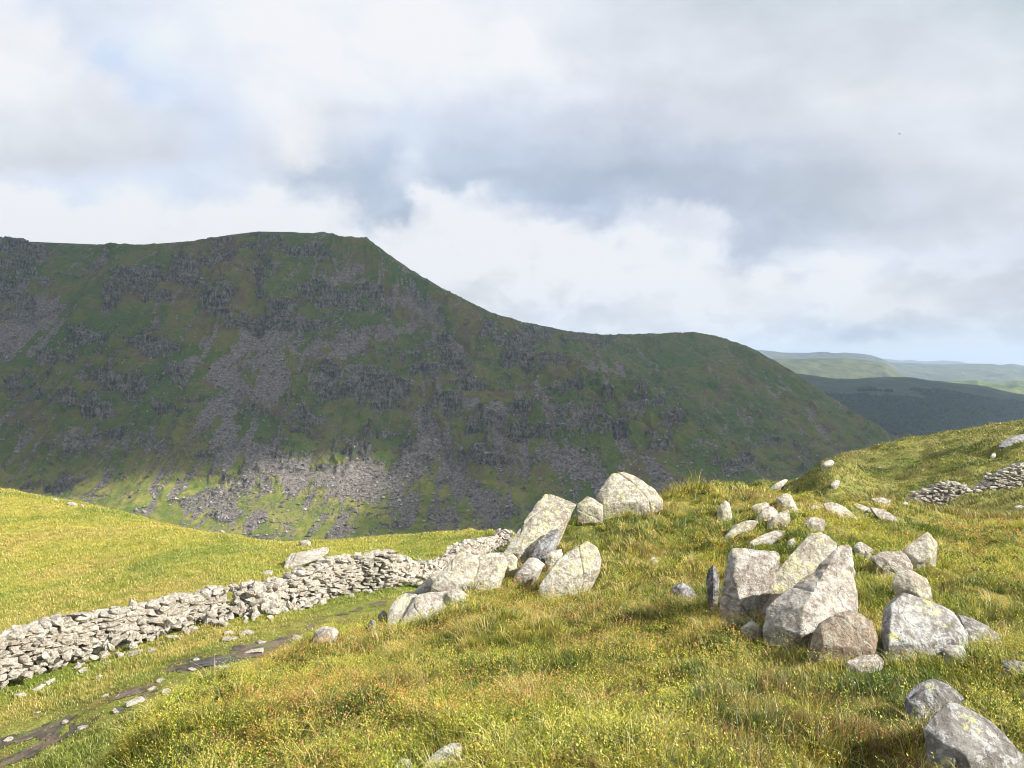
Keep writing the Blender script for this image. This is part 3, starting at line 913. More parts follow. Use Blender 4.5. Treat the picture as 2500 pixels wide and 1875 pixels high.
# woodland on the near one of them: thousands of small crowns, read as one mass
rng = np.random.default_rng(8)
n = 26000
wa = rng.uniform(.26, .78, n); wt_ = rng.uniform(.04, .80, n)
wy = 2500 + 1800 * wt_
wx = wa * wy
keep = (wt_ + fbm(wx / 160, wy / 160, 4, 261) * .22 + (.70 - wa) * .35) < .62
wa, wy, wx = wa[keep], wy[keep], wx[keep]
wz = bil(wa, wy, A1, Y1[:150], Z1[:150])
n = len(wx)
ico = bmesh.new(); bmesh.ops.create_icosphere(ico, subdivisions=1, radius=1)
iv = np.array([v.co[:] for v in ico.verts]); ifc = np.array([[v.index for v in f.verts] for f in ico.faces]); ico.free()
sz = rng.uniform(4.5, 9.5, n)
tv = iv[None] * sz[:, None, None] * rng.uniform(.7, 1.3, (n, len(iv), 1))
tv[..., 0] += wx[:, None]; tv[..., 1] += wy[:, None]; tv[..., 2] += (wz + sz * .6)[:, None]
m_wd, N, out = new_mat('far_foliage')
rn = N.attr('shade')
principled(N, out, N.mix(rn, (.010, .022, .010), (.034, .052, .022)), .95, .05)
mesh_np('woodland', tv.reshape(-1, 3), (ifc[None] + (np.arange(n) * len(iv))[:, None, None]).reshape(-1, 3), m_wd, False, attrs={'shade': np.repeat(rng.random(n), len(iv))},
        props={'kind': 'stuff', 'label': 'dark woodland covering the lower slope of the far hill', 'category': 'woods'})

# ------------------------------------------------------------------ the cloud that shades the mountain (unseen, overhead, added and shaped for this shade)
HC = 1300.0; MAXA = .84
cx = np.linspace(-1700, 6200, 460); cy = np.linspace(-1100, 3500, 280)
CX, CY = np.meshgrid(cx, cy)
# ground point whose sun ray passes here, taken at a typical height of the shaded slope
zr = -60.0
k = (HC - zr) / SUN.z
PX, PY = CX - SUN.x * k, CY - SUN.y * k
wob = fbm(PX / 160, PY / 160, 4, 301) * 60
e_out = sstep(640, 820, PY + wob) * sstep(2750, 2550, PY) * sstep(-2300, -2000, PX) * sstep(1650, 1300, PX)
e_2 = sstep(2250, 2450, PY + wob) * sstep(4500, 4350, PY) * sstep(.26, .33, PX / np.maximum(PY, 1)) * sstep(4700, 4300, PX) * sstep(.74, .80, CX / np.maximum(CY, 1))  # extra unseen bank, added to darken the wooded far hill
e_out = np.maximum(e_out, e_2)
# gap in the cloud: a sunlit patch on the valley floor
pc = pick(625, 1235, 945)
kk = (zr - pc[2]) / SUN.z
gx, gy_ = pc[0] + SUN.x * kk, pc[1] + SUN.y * kk
ee = ((PX - gx) / 138) ** 2 + ((PY - gy_ + 30) / 150) ** 2
ee2 = ((PX - gx + 210) / 140) ** 2 + ((PY - gy_) / 80) ** 2
alpha = MAXA * e_out * (1 - .98 * np.exp(-(ee + wob / 120) ** 2 * .55)) * (1 - .45 * np.exp(-ee2 ** 2))
lump = (1 + .5 * fbm(CX / 120, CY / 120, 5, 305)) * 45 * np.sqrt(alpha)
top = np.stack([CX, CY, HC + lump], -1).reshape(-1, 3); bot = np.stack([CX, CY, HC - lump * .25], -1).reshape(-1, 3)
gf = grid_faces(*CX.shape)
am = alpha.ravel()
gf = gf[am[gf].max(1) > .40]
am = np.clip((am - .40) * 2.1, 0, MAXA)
m_cl, N, out = new_mat('shade_cloud')
al = N.attr('alpha')
tr = N.node('ShaderNodeBsdfTransparent'); df = N.node('ShaderNodeBsdfTranslucent'); dd = N.node('ShaderNodeBsdfDiffuse')
df.inputs[0].default_value = (.92, .93, .95, 1); dd.inputs[0].default_value = (.9, .9, .9, 1)
mx0 = N.node('ShaderNodeMixShader'); mx0.inputs[0].default_value = .35
N.l.new(df.outputs[0], mx0.inputs[1]); N.l.new(dd.outputs[0], mx0.inputs[2])
mx = N.node('ShaderNodeMixShader'); N.put(mx.inputs[0], al)
N.l.new(tr.outputs[0], mx.inputs[1]); N.l.new(mx0.outputs[0], mx.inputs[2]); N.l.new(mx.outputs[0], out.inputs[0])
mesh_np('shade_cloud', np.concatenate([top, bot]), np.concatenate([gf, gf + len(top)]), m_cl, True, attrs={'alpha': np.concatenate([am, am])},
        props={'kind': 'structure'})
print('far', time.time() - T0)

# ------------------------------------------------------------------ stone material
def stone_mat(name, a, b, pale, lichen, lich=.5, dark=.5, seed=0.0, scale=1.0, rusty=0.0):
    m, N, out = new_mat(name)
    tc = N.node('ShaderNodeNewGeometry').outputs['Position']
    pos = N.vmath('ADD', N.vmath('MULTIPLY', tc, (scale,) * 3), (seed, seed * .7, -seed))
    n1 = N.noise(pos, 2.2, 6, .62, .4); n2 = N.noise(pos, 9.0, 7, .68, .3); n3 = N.noise(pos, 42., 5, .7)
    n4 = N.noise(N.vmath('ADD', pos, (5.3, 1.1, 8.2)), 4.2, 6, .64, .5)
    n5 = N.noise(N.vmath('ADD', pos, (15.3, 3.1, 2.2)), 5.0, 5, .6, .3)
    cc = N.mix(N.ramp(n1 * .6 + n2 * .4, .40, .60), a, b)
    cc = N.mix(N.ramp(n4 * .5 + n3 * .25 + n2 * .25, .50, .56) * .85, cc, pale)
    if rusty:
        cc = N.mix(N.ramp(n5, .44, .56) * rusty, cc, (.37, .25, .175))
    lm = N.ramp(n5 * .45 + n2 * .55, .60 - .05 * lich, .635 - .05 * lich)
    cc = N.mix(lm * .75, cc, lichen)
    vq = N.vmath('ADD', pos, N.vmath('MULTIPLY', N.noise(pos, 14., 3, .6, col=True), (.05, .05, .05)))
    vs_ = N.voro(vq, 7.5); vcn = N.noise(pos, 1.7, 3, .5)
    cc = N.mix(N.ramp(vs_, .30, .22) * N.ramp(vcn, .565 - .05 * lich, .59 - .05 * lich) * min(1., lich), cc, lichen)
    n6 = N.noise(N.vmath('ADD', pos, (2.3, 9.1, 4.4)), 22., 6, .72, .4)
    cc = N.mix(N.ramp(n6, .52, .57) * .7, cc, pale)
    cc = N.mix(N.ramp(n6, .46, .40) * dark * .7, cc, (.14, .125, .115))
    cc = N.mix(N.ramp(n2 * .6 + n3 * .4, .40, .33) * dark, cc, (.055, .05, .048))
    cr_ = N.voro(N.vmath('ADD', N.vmath('MULTIPLY', pos, (1, 1, 1)), N.vmath('MULTIPLY', N.noise(pos, 5, 3, .6, col=True), (.35, .35, .35))), 2.6, 'DISTANCE_TO_EDGE')
    crk = N.ramp(cr_, .012, .0)
    cc = N.mix(crk * N.ramp(n1, .52, .62) * .4, cc, (.05, .045, .042))
    h = n2 * .9 + n3 * .45 + n1 * .6 + n6 * .5 - crk * .15 + lm * .04
    principled(N, out, cc, .88, .2, bump(N, h, .05 / scale, .9))
    return m


M_BOULDER = stone_mat('lichened_stone', (.29, .245, .20), (.43, .385, .33), (.57, .55, .51), (.50, .49, .27), .3, .6)
M_LICHEN = stone_mat('yellow_lichened_stone', (.31, .27, .205), (.46, .42, .34), (.60, .58, .51), (.57, .55, .29), 1.25, .6, 3.3)
M_GREY = stone_mat('grey_stone', (.10, .095, .09), (.22, .21, .20), (.40, .40, .41), (.50, .50, .28), .4, .9, 7.1)
M_RUST = stone_mat('reddish_stone', (.24, .19, .145), (.34, .29, .225), (.44, .41, .33), (.46, .42, .28), .3, .6, 9.7, 1.0, .55)
M_WALL = stone_mat('wall_stone', (.27, .235, .19), (.40, .36, .30), (.52, .495, .445), (.44, .42, .22), .1, .6, 2.1, 1.0)
M_SLAB = stone_mat('yellow_blotched_grey_stone', (.20, .185, .17), (.35, .335, .31), (.53, .53, .52), (.60, .60, .27), .8, .7, 12.3)

OCC = set()
def occupy(vs, g=.05):
    zz = gh(vs[:, 0], vs[:, 1])
    k = vs[:, 2] > zz + .015
    for a, b in np.floor(vs[k][:, :2] / g).astype(int):
        OCC.add((int(a), int(b)))


def hull_mesh(pts, L, amp, seed, smooth_it=1, chops=0, joints=0):
    bm = bmesh.new()
    for p in pts:
        bm.verts.new(p)
    bmesh.ops.convex_hull(bm, input=bm.verts)
    loose = [v for v in bm.verts if not v.link_faces]
    bmesh.ops.delete(bm, geom=loose, context='VERTS')
    rr_ = random.Random(seed)
    cen = Vector(np.mean([v.co[:] for v in bm.verts], axis=0))
    for q in range(chops):
        nrm = Vector([rr_.gauss(0, 1) for _ in range(3)]).normalized()
        sup = max((v.co - cen).dot(nrm) for v in bm.verts)
        co = cen + nrm * sup * rr_.uniform(.88, .96)
        bmesh.ops.bisect_plane(bm, geom=bm.verts[:] + bm.edges[:] + bm.faces[:], plane_co=co, plane_no=nrm, clear_outer=True)
        hp_ = [v.co.copy() for v in bm.verts]
        bm.clear()
        for p in hp_:
            bm.verts.new(p)
        bmesh.ops.convex_hull(bm, input=bm.verts)
        bmesh.ops.delete(bm, geom=[v for v in bm.verts if not v.link_faces], context='VERTS')
    bmesh.ops.triangulate(bm, faces=bm.faces)
    for it in range(7):
        es = [e for e in bm.edges if e.calc_length() > L]
        if not es or len(bm.verts) > 22000:
            break
        bmesh.ops.subdivide_edges(bm, edges=es, cuts=1, use_grid_fill=False)
        bmesh.ops.triangulate(bm, faces=[f for f in bm.faces if len(f.verts) > 3])
    for it in range(smooth_it):
        bmesh.ops.smooth_vert(bm, verts=bm.verts, factor=.5, use_axis_x=True, use_axis_y=True, use_axis_z=True)
    bm.normal_update()
    vs = np.array([v.co[:] for v in bm.verts]); ns = np.array([v.normal[:] for v in bm.verts])
    fs = np.array([[v.index for v in f.verts] for f in bm.faces])
    bm.free()
    sz = np.ptp(vs, axis=0).max()
    q = vs / sz
    # chunky breaks, then roughness
    d = fbm3(q * 2.6 + seed, 3, seed % 97) * amp * sz
    st_ = fbm3(q * np.array([5, 5, 9]) + seed * 1.7, 3, seed % 89)
    st_ = np.round(st_ * 3) / 3 * .35 + st_ * .65
    d += st_ * amp * .55 * sz
    rg = fbm3(q * 4.2 + seed * .3, 4, seed % 71, True)
    d -= np.clip(rg - .45, 0, 1) * amp * 1.5 * sz
    d += fbm3(vs * 9 + seed, 4, seed % 83, True) * min(.016, amp * sz * .4)
    for jn in range(joints):
        nrm = np.array([rr_.gauss(0, 1), rr_.gauss(0, .5), rr_.gauss(0, .8)]); nrm /= np.linalg.norm(nrm)
        dist = (vs - vs.mean(0)) @ nrm / sz + fbm3(q * 3.1 + jn * 9 + seed, 3, seed % 67) * .05 - rr_.uniform(-.28, .28)
        wdj = .0045 + .006 * rr_.random()
        on = fbm3(q * 1.6 + jn * 5, 2, seed % 61) > -.12
        d -= np.exp(-(dist / wdj) ** 2) * .016 * sz * on
        d -= sstep(0, wdj, dist) * .009 * sz * on * rr_.choice((-1, 1, 0))
    return vs + ns * d[:, None], fs


RN = [0]
def rock(outline, label, name='rock', mat=None, lean=.5, thick=.8, front=None, cat=None, group=None, base=None, amp=.012, orig=None, depth=None, bulge=.3, L=None, sink=.14):
    """outline picked round the stone; lean = how far its top lies behind its foot (share of height),
    thick = depth behind (share of width), front = points standing proud (u, v, share of width)"""
    RN[0] += 1
    ox, oy, s = orig if orig else (0, 0, 1)
    O = [(ox + x / s, oy + y / s) for x, y in outline]
    us = [o[0] for o in O]; vs = [o[1] for o in O]
    vb, vt = max(vs), min(vs)
    ub = np.mean([o[0] for o in O if o[1] > vb - .25 * (vb - vt)])
    d = min(depth or 999, hit(*(base if base else (ub, vb - .04 * (vb - vt)))))
    d *= (.974 if (vb - vt) > 90 and d < 10.5 else .991)
    wdt = (max(us) - min(us)) / F * d; hgt = (vb - vt) / F * d
    def dd(v): return d + lean * hgt * (vb - v) / max(vb - vt, 1)
    pts = []
    cu, cv = (max(us) + min(us)) / 2, (vb + vt) / 2
    th = thick * min(wdt, hgt * 1.6)
    for u, v in O:
        pts.append(pick(u, v, dd(v)))
        k = .80
        p = pick(cu + (u - cu) * k, cv + (v - cv) * k, dd(v) + th)
        # keep the back lower than the line of sight over the outline
        p[2] -= (.10 * th + .04 * hgt) * (1 if v < cv else .2)
        pts.append(p)
        if v > vb - .35 * (vb - vt):
            q = pick(u, v, dd(v)); q[2] -= sink + .15 * hgt; pts.append(q)
            q = p.copy(); q[2] -= .3 + .3 * hgt; pts.append(q)
    if front:
        for x, y, a in front:
            u, v = ox + x / s, oy + y / s
            pts.append(pick(u, v, dd(v) - a * wdt))
    else:
        r_ = random.Random(RN[0] * 7)
        for k in range(4):
            a = k * 1.57 + r_.uniform(0, 1.2)
            u = cu + math.cos(a) * .26 * (max(us) - min(us)); v = cv + math.sin(a) * .26 * (vb - vt) + .08 * (vb - vt)
            pts.append(pick(u, v, dd(v) - (.10 if thick <= .4 else bulge) * r_.uniform(.5, 1) * min(wdt, hgt)))
    slab = thick <= .4
    sz = max(wdt, hgt)
    LL = L or max(sz / 60, .012, d * .0016)
    v_, f_ = hull_mesh([tuple(p) for p in pts], LL, amp, RN[0] * 31 + 5, 1, 0 if slab else (3 if front else 5), 2 if sz > .6 else 1)
    occupy(v_)
    o = mesh_np(name, v_, f_, mat or M_BOULDER, True)
    # object origin at the foot of the stone
    c0 = Vector((float(v_[:, 0].mean()), float(v_[:, 1].mean()), 0)); c0.z = float(gh(np.array([c0.x]), np.array([c0.y]))[0])
    o.data.transform(__import__('mathutils').Matrix.Translation(-c0)); o.location = c0
    o['label'] = label; o['category'] = cat or ('boulder' if name == 'boulder' else 'rock')
    if group: o['group'] = group
    return o


C2 = (1250, 1100, 1.77); C5 = (900, 1120, 3.687); C6 = (1600, 1150, 3.318); C7 = (2000, 1250, 2.654); C1 = (0, 1150, 1.77); C4 = (1250, 700, 1.77)
MG = 'boulders of the main cluster'
# main cluster
rock([(1265,500),(1330,492),(1400,520),(1470,580),(1480,720),(1300,1000),(1040,1010),(905,985),(960,830),(1130,650),(1210,590)], 'tall pale boulder at the back of the cluster, half in shadow', 'boulder', M_LICHEN,
     orig=C6, base=(1950, 1485), lean=.55, thick=.5, front=[(1210,640,.05),(1300,960,.05),(950,960,.04),(1400,560,.04)])
rock([(625,632),(700,628),(960,638),(1000,665),(1008,700),(1000,770),(940,900),(890,985),(800,1110),(690,1245),(640,1240),(520,1190),(522,1080),(560,820),(590,690)], 'wedge shaped boulder with flat top, widest at the top and narrow at the foot', 'boulder', M_BOULDER,
     orig=C6, lean=.20, thick=.55, depth=6.35, front=[(660,690,.10),(640,850,.24),(690,1080,.26),(680,1200,.22),(950,710,.12),(960,740,.10),(860,880,.16)])
rock([(905,990),(1040,990),(1120,1020),(1000,1200),(930,1300),(860,1285),(790,1200),(830,1080)], 'low brown slab in the gap between the wedge boulder and the largest boulder', 'rock', M_RUST,
     orig=C6, lean=.35, thick=.5, base=(1840, 1528))
rock([(1490,588),(1570,583),(1600,610),(1612,660),(1630,800),(1662,1000),(1677,1130),(1660,1200),(1480,1320),(1180,1380),(1000,1340),(880,1290),(900,1120),(950,1060),(1100,960),(1270,790),(1420,650)], 'largest boulder, pyramid shaped with a sharp upright front edge', 'boulder', M_BOULDER,
     orig=C6, lean=.42, thick=.5, depth=6.0, front=[(1300,805,.06),(1285,960,.14),(1205,1100,.26),(1175,1330,.30),(1640,1120,.12),(1500,700,.02),(1480,1280,.25),(960,1250,.14)])
rock([(1330,1238),(1480,1140),(1560,1122),(1660,1150),(1760,1222),(1800,1330),(1797,1470),(1600,1530),(1420,1530),(1258,1500),(1250,1420),(1290,1300)], 'squat reddish brown boulder leaning on the front of the largest boulder', 'boulder', M_RUST,
     orig=C6, lean=.35, thick=.6, depth=5.25, front=[(1345,1290,.14),(1370,1450,.2),(1560,1180,.12),(1740,1260,.12),(1740,1450,.15),(1550,1480,.2)])
rock([(1545,1540),(1650,1500),(1800,1482),(1852,1530),(1822,1600),(1700,1625),(1600,1600)], 'flat pale rock with an orange lichen spot in front of the reddish boulder', 'rock', M_BOULDER, orig=C6, lean=1.2, thick=.6, bulge=.15)
rock([(440,770),(462,740),(510,790),(522,870),(505,1000),(490,1080),(430,1060),(408,900),(418,800)], 'thin upright slab standing left of the wedge shaped boulder', 'rock', M_GREY, orig=C6, lean=.12, thick=.6, depth=6.6, front=[(470,770,.2),(470,1000,.3)])
rock([(130,990),(140,920),(215,900),(290,938),(335,1010),(300,1050),(180,1040)], 'small rounded grey rock in the shade of the thin upright slab', 'rock', M_GREY, orig=C6, lean=.5)
rock([(785,1195),(822,1240),(882,1300),(860,1335),(750,1330),(688,1275),(740,1230)], 'small jagged rock at the foot of the wedge boulder', 'rock', M_BOULDER, orig=C6, lean=.4, depth=5.7)
# right side
rock([(450,545),(480,530),(600,515),(700,560),(800,612),(870,650),(975,790),(960,830),(830,850),(600,890),(500,920),(420,920),(402,820),(415,650)], 'broad flat faced boulder with dark left edge, yellow lichen along its top', 'boulder', M_SLAB,
     orig=C7, lean=.62, thick=.55, depth=5.6, front=[(470,640,.10),(450,860,.14),(600,860,.16),(860,820,.10),(560,560,.03)])
rock([(868,655),(885,640),(950,662),(1060,725),(1160,792),(1197,872),(1140,885),(980,815),(885,705)], 'long low slab continuing the right end of the broad boulder', 'rock', M_SLAB, orig=C7, lean=.8, thick=.5, depth=5.4, bulge=.15)
rock([(478,430),(500,380),(535,360),(620,390),(700,432),(722,490),(737,572),(660,590),(540,540),(475,465)], 'rock with a large yellow lichen patch behind the broad flat faced boulder', 'rock', M_LICHEN, orig=C7, lean=.45, base=(2250, 1490))
rock([(320,290),(400,258),(530,245),(590,292),(608,370),(560,385),(470,365),(380,330)], 'pinkish low slab left of the pointed rock', 'rock', M_BOULDER, orig=C7, lean=.8, bulge=.15, depth=7.7)
rock([(545,245),(600,195),(690,130),(705,128),(732,152),(766,200),(752,332),(690,345),(620,335),(590,290)], 'pointed rock with yellow lichen on its sunny side, right of the pinkish slab', 'rock', M_LICHEN, orig=C7, lean=.35, depth=7.9, front=[(610,230,.05),(700,180,.12),(720,300,.2),(640,310,.15)])
rock([(222,225),(245,195),(275,190),(320,222),(362,252),(330,275),(250,270)], 'small pale rock just right of the largest boulder top', 'rock', M_BOULDER, orig=C7, lean=.6)
rock([(798,895),(860,862),(930,862),(962,940),(930,968),(850,975)], 'small cracked rock with a yellow patch below the broad boulder', 'rock', M_SLAB, orig=C7, lean=.6)
rock([(1180,960),(1250,952),(1330,970),(1420,990),(1400,1040),(1290,1035),(1205,1005)], 'flat grey rock cut by the right edge of the picture', 'rock', M_GREY, orig=C7, lean=1.0, bulge=.15)
rock([(430,965),(450,930),(530,885),(592,890),(575,940),(520,990),(450,1000)], 'dark grey low rock between the reddish boulder and broad boulder', 'rock', M_GREY, orig=C7, lean=.8, bulge=.2, depth=5.1)
rock([(555,1200),(570,1170),(640,1112),(740,1078),(830,1112),(900,1160),(942,1205),(900,1260),(780,1320),(650,1360),(560,1330)], 'dark rounded boulder with bilberry round it, behind the yellow spotted boulder', 'boulder', M_GREY, orig=C7, lean=.5, thick=.6, depth=4.35,
     front=[(640,1180,.1),(720,1150,.1),(640,1310,.2),(850,1200,.05)])
rock([(675,1400),(740,1312),(800,1250),(850,1232),(905,1245),(1040,1312),(1110,1360),(1172,1412),(1205,1530),(1315,1590),(1340,1700),(1000,1740),(830,1640),(780,1540)], 'big grey boulder with round yellow lichen spots in the bottom right corner', 'boulder', M_SLAB, orig=C7, lean=.7, thick=.5, depth=3.45,
     front=[(850,1300,.04),(880,1560,.14),(1100,1560,.10),(1000,1420,.06)])
rock([(1200,1560),(1260,1535),(1330,1560),(1400,1620),(1400,1700),(1300,1690)], 'lumpy grey rock in the bottom right corner, right of the yellow spotted boulder', 'rock', M_GREY, orig=C7, lean=.6, depth=3.6)
# crest group
TG = None
rock([(500,330),(515,285),(560,235),(600,262),(622,345),(560,360),(510,352)], 'small upright pointed rock standing alone on the grassy crest', 'rock', M_LICHEN, orig=C6, lean=.4)
rock([(775,290),(830,262),(900,253),(925,275),(885,312),(800,325)], 'low rock on the crest behind the pair of rounded rocks', 'rock', M_LICHEN, orig=C6, lean=.8)
rock([(980,212),(1020,188),(1062,178),(1100,192),(1125,255),(1162,315),(1080,325),(1010,280)], 'highest rock of the crest group, grey top and yellow front', 'rock', M_LICHEN, orig=C6, lean=.45)
rock([(810,400),(860,312),(940,280),(992,322),(990,372),(900,412)], 'grey rock of the touching pair on the crest, left one', 'rock', M_BOULDER, orig=C6, lean=.5)
rock([(905,415),(1010,332),(1080,318),(1092,372),(1072,432),(1000,435)], 'white fronted rock of the touching pair on the crest, right one', 'rock', M_LICHEN, orig=C6, lean=.5)
rock([(560,535),(640,442),(760,388),(830,408),(790,475),(690,500),(600,540)], 'long pale yellowish rock lying left below the touching pair', 'rock', M_LICHEN, orig=C6, lean=.9)
rock([(738,592),(860,545),(960,477),(1060,480),(1010,535),(940,570),(860,606)], 'flat slab half buried in grass behind the wedge boulder', 'rock', M_BOULDER, orig=C6, lean=1.4, bulge=.12)
rock([(1195,412),(1250,370),(1370,388),(1378,430),(1312,495),(1235,475)], 'blocky pinkish rock just behind the tall back boulder', 'rock', M_BOULDER, orig=C6, lean=.5)
rock([(1250,295),(1290,263),(1342,290),(1310,322),(1258,315)], 'little round rock right of the highest crest rock', 'rock', M_BOULDER, orig=C6, lean=.6)
rock([(1358,265),(1430,248),(1540,290),(1600,345),(1665,402),(1520,372),(1385,330)], 'long tapering rock sloping down to the right on the crest', 'rock', M_LICHEN, orig=C6, lean=1.0, bulge=.15)
rock([(1598,265),(1640,262),(1740,300),(1745,328),(1680,322)], 'narrow flat rock, upper one of the two in line on the crest', 'rock', M_BOULDER, orig=C6, lean=1.2, bulge=.12)
rock([(1735,290),(1850,308),(1968,398),(1940,408),(1800,340)], 'narrow flat rock, lower one of the two in line on the crest', 'rock', M_BOULDER, orig=C6, lean=1.2, bulge=.12)
rock([(1745,222),(1850,215),(1910,242),(1850,258),(1780,245)], 'thin slab at the far edge of the knoll towards the hillside', 'rock', M_BOULDER, orig=C6, lean=1.3, bulge=.1)
rock([(1062,570),(1120,543),(1138,590),(1080,605)], 'tiny pink rock in the grass left of the tall back boulder', 'rock', M_BOULDER, orig=C6, lean=.6)
rock([(1486,465),(1530,478),(1525,495),(1490,492)], 'tiny rock in grass right of the blocky pinkish rock', 'rock', M_BOULDER, orig=C6, lean=.6)
rock([(1700,635),(1690,682),(1730,720),(1760,690)], 'small pale rock tucked left of the pinkish low slab', 'rock', M_BOULDER, orig=C6, lean=.6)
# left group along the edge of the knoll
rock([(1590,318),(1640,322),(1870,410),(1850,455),(1720,585),(1640,650),(1560,760),(1440,890),(1300,900),(1205,850),(1300,720),(1400,600),(1480,462),(1550,370)], 'huge slanting slab with yellow lichen on the left edge of the knoll', 'boulder', M_LICHEN, orig=C5, lean=.75, thick=.35, depth=9.9,
     front=[(1560,420,.0),(1420,680,.05),(1350,850,.10),(1700,560,.02),(1500,820,.1)])
rock([(1640,645),(1725,625),(1712,720),(1650,800),(1590,885),(1445,895),(1500,780)], 'darker lower ledge under the right side of the huge slanting slab', 'rock', M_GREY, orig=C5, lean=.6, depth=9.6)
rock([(1878,412),(1970,335),(2040,370),(2112,420),(2105,460),(1880,470)], 'low pale rock between the huge slab and the topmost boulder', 'rock', M_LICHEN, orig=C5, lean=.5, depth=10.9)
rock([(1493,1156),(1520,1150),(1548,1158),(1600,1196),(1618,1219),(1608,1232),(1560,1240),(1470,1252),(1453,1240),(1455,1212),(1476,1179)], 'topmost pale boulder on the skyline, steep left side and sloping right side', 'boulder', M_LICHEN, lean=.45, thick=.5, depth=11.3, front=[(1500,1175,.06),(1475,1230,.12),(1560,1225,.15)])
rock([(1775,870),(1800,840),(1870,800),(1965,742),(2060,800),(2092,900),(2085,1000),(1900,1075),(1610,1175),(1535,1155),(1600,1040),(1700,920)], 'white boulder with rounded back, lying alone in grass below the huge slab', 'boulder', M_LICHEN, orig=C5, lean=.7, thick=.4, depth=8.3)
rock([(1450,882),(1510,895),(1585,950),(1500,1010),(1380,1070),(1305,1080),(1350,970)], 'medium rock between the huge slab and the white rounded boulder', 'rock', M_BOULDER, orig=C5, lean=.7, depth=8.9)
rock([(1588,885),(1640,830),(1740,818),(1745,862),(1680,890),(1620,902)], 'small yellowish rock above the white rounded boulder', 'rock', M_LICHEN, orig=C5, lean=.7, depth=9.3)
rock([(1638,1225),(1680,1168),(1742,1160),(1772,1212),(1720,1235)], 'small bright rock in front of the white rounded boulder', 'rock', M_GREY, orig=C5, lean=.5)
rock([(815,850),(860,840),(975,868),(995,912),(960,1020),(930,1130),(870,1220),(790,1250),(660,1200),(560,1150),(620,1040),(700,950)], 'big slanting boulder, left half of the split pair beside the wall', 'boulder', M_LICHEN, orig=C5, lean=.7, thick=.4, depth=9.2)
rock([(1000,872),(1100,840),(1212,838),(1252,932),(1245,985),(1100,1070),(1000,1150),(910,1180),(940,1050),(985,950)], 'big slanting boulder, right half of the split pair beside the wall', 'boulder', M_LICHEN, orig=C5, lean=.7, thick=.4, depth=9.3)
rock([(412,1195),(470,1130),(545,1062),(560,1110),(600,1175),(700,1215),(560,1250),(470,1230)], 'jagged pale rock at the foot of the split pair of boulders', 'rock', M_BOULDER, orig=C5, lean=.7, depth=8.8)
rock([(180,1410),(190,1340),(255,1242),(340,1205),(440,1215),(420,1300),(330,1420),(270,1500),(150,1530)], 'pale cracked outcrop above the path, left half with moss in the crack', 'boulder', M_LICHEN, orig=C5, lean=.7, thick=.4, depth=8.0)
rock([(440,1225),(560,1200),(700,1195),(755,1245),(710,1320),(620,1390),(450,1450),(280,1510),(300,1450),(390,1330)], 'pale cracked outcrop above the path, right half running up the knoll', 'boulder', M_BOULDER, orig=C5, lean=.7, thick=.4, depth=8.0)
rock([(1195,905),(1230,850),(1300,855),(1340,900),(1320,980),(1240,1010)], 'pale wedge stone filling the gap between the split pair and the huge slab', 'rock', M_LICHEN, orig=C5, lean=.6, depth=9.3)
rock([(700,1220),(760,1170),(850,1190),(900,1230),(860,1290),(760,1300)], 'low pale stone below the left half of the split pair', 'rock', M_LICHEN, orig=C5, lean=.7, depth=8.6)
rock([(225,1300),(260,1235),(330,1200),(420,1190),(520,1200),(470,1260),(330,1310)], 'flat topped pale ledge at the upper end of the cracked outcrop', 'rock', M_BOULDER, orig=C5, lean=.7, depth=8.7)
rock([(78,1410),(130,1358),(172,1382),(165,1445),(100,1465)], 'small dark rock below the left end of the pale cracked outcrop', 'rock', M_GREY, orig=C5, lean=.5, depth=8.1)
rock([(-2,1490),(25,1440),(60,1460),(60,1520),(10,1540)], 'dark rock low in grass left of the pale outcrop', 'rock', M_GREY, orig=C5, lean=.5, depth=8.2)
rock([(1352,735),(1362,688),(1402,668),(1445,680),(1462,692),(1420,730),(1390,762)], 'single pale rock on the grassy edge right above the muddy path', 'rock', M_BOULDER, orig=C1, lean=.5, depth=8.6)
rock([(1820,1300),(1850,1240),(1900,1200),(1945,1168),(1992,1165),(2000,1205),(1960,1260),(1930,1320)], 'pale rock poking out of the grass at the bottom edge', 'rock', M_BOULDER, orig=C1, lean=.9, depth=3.15, bulge=.15)
rock([(1700,1290),(1735,1246),(1765,1248),(1782,1268),(1770,1300)], 'small stone at the bottom edge beside the pale rock', 'rock', M_BOULDER, orig=C1, lean=.7, depth=3.15)
rock([(150,1130),(190,1120),(205,1140),(160,1150)], 'tiny pale stone in grass below the crest, left of the crest rocks', 'rock', M_BOULDER, orig=C6, lean=.6, depth=None) if 0 else None
rock([(1985,475),(2000,465),(2018,478),(2010,492)], 'tiny stone in the grass, right of the flat slab', 'rock', M_BOULDER, orig=C6, lean=.6) if 0 else None
rock([(597,470),(605,460),(630,462),(633,476),(610,480)], 'small stone alone in the grass between left and right boulders', 'rock', M_LICHEN, orig=C2, lean=.8)
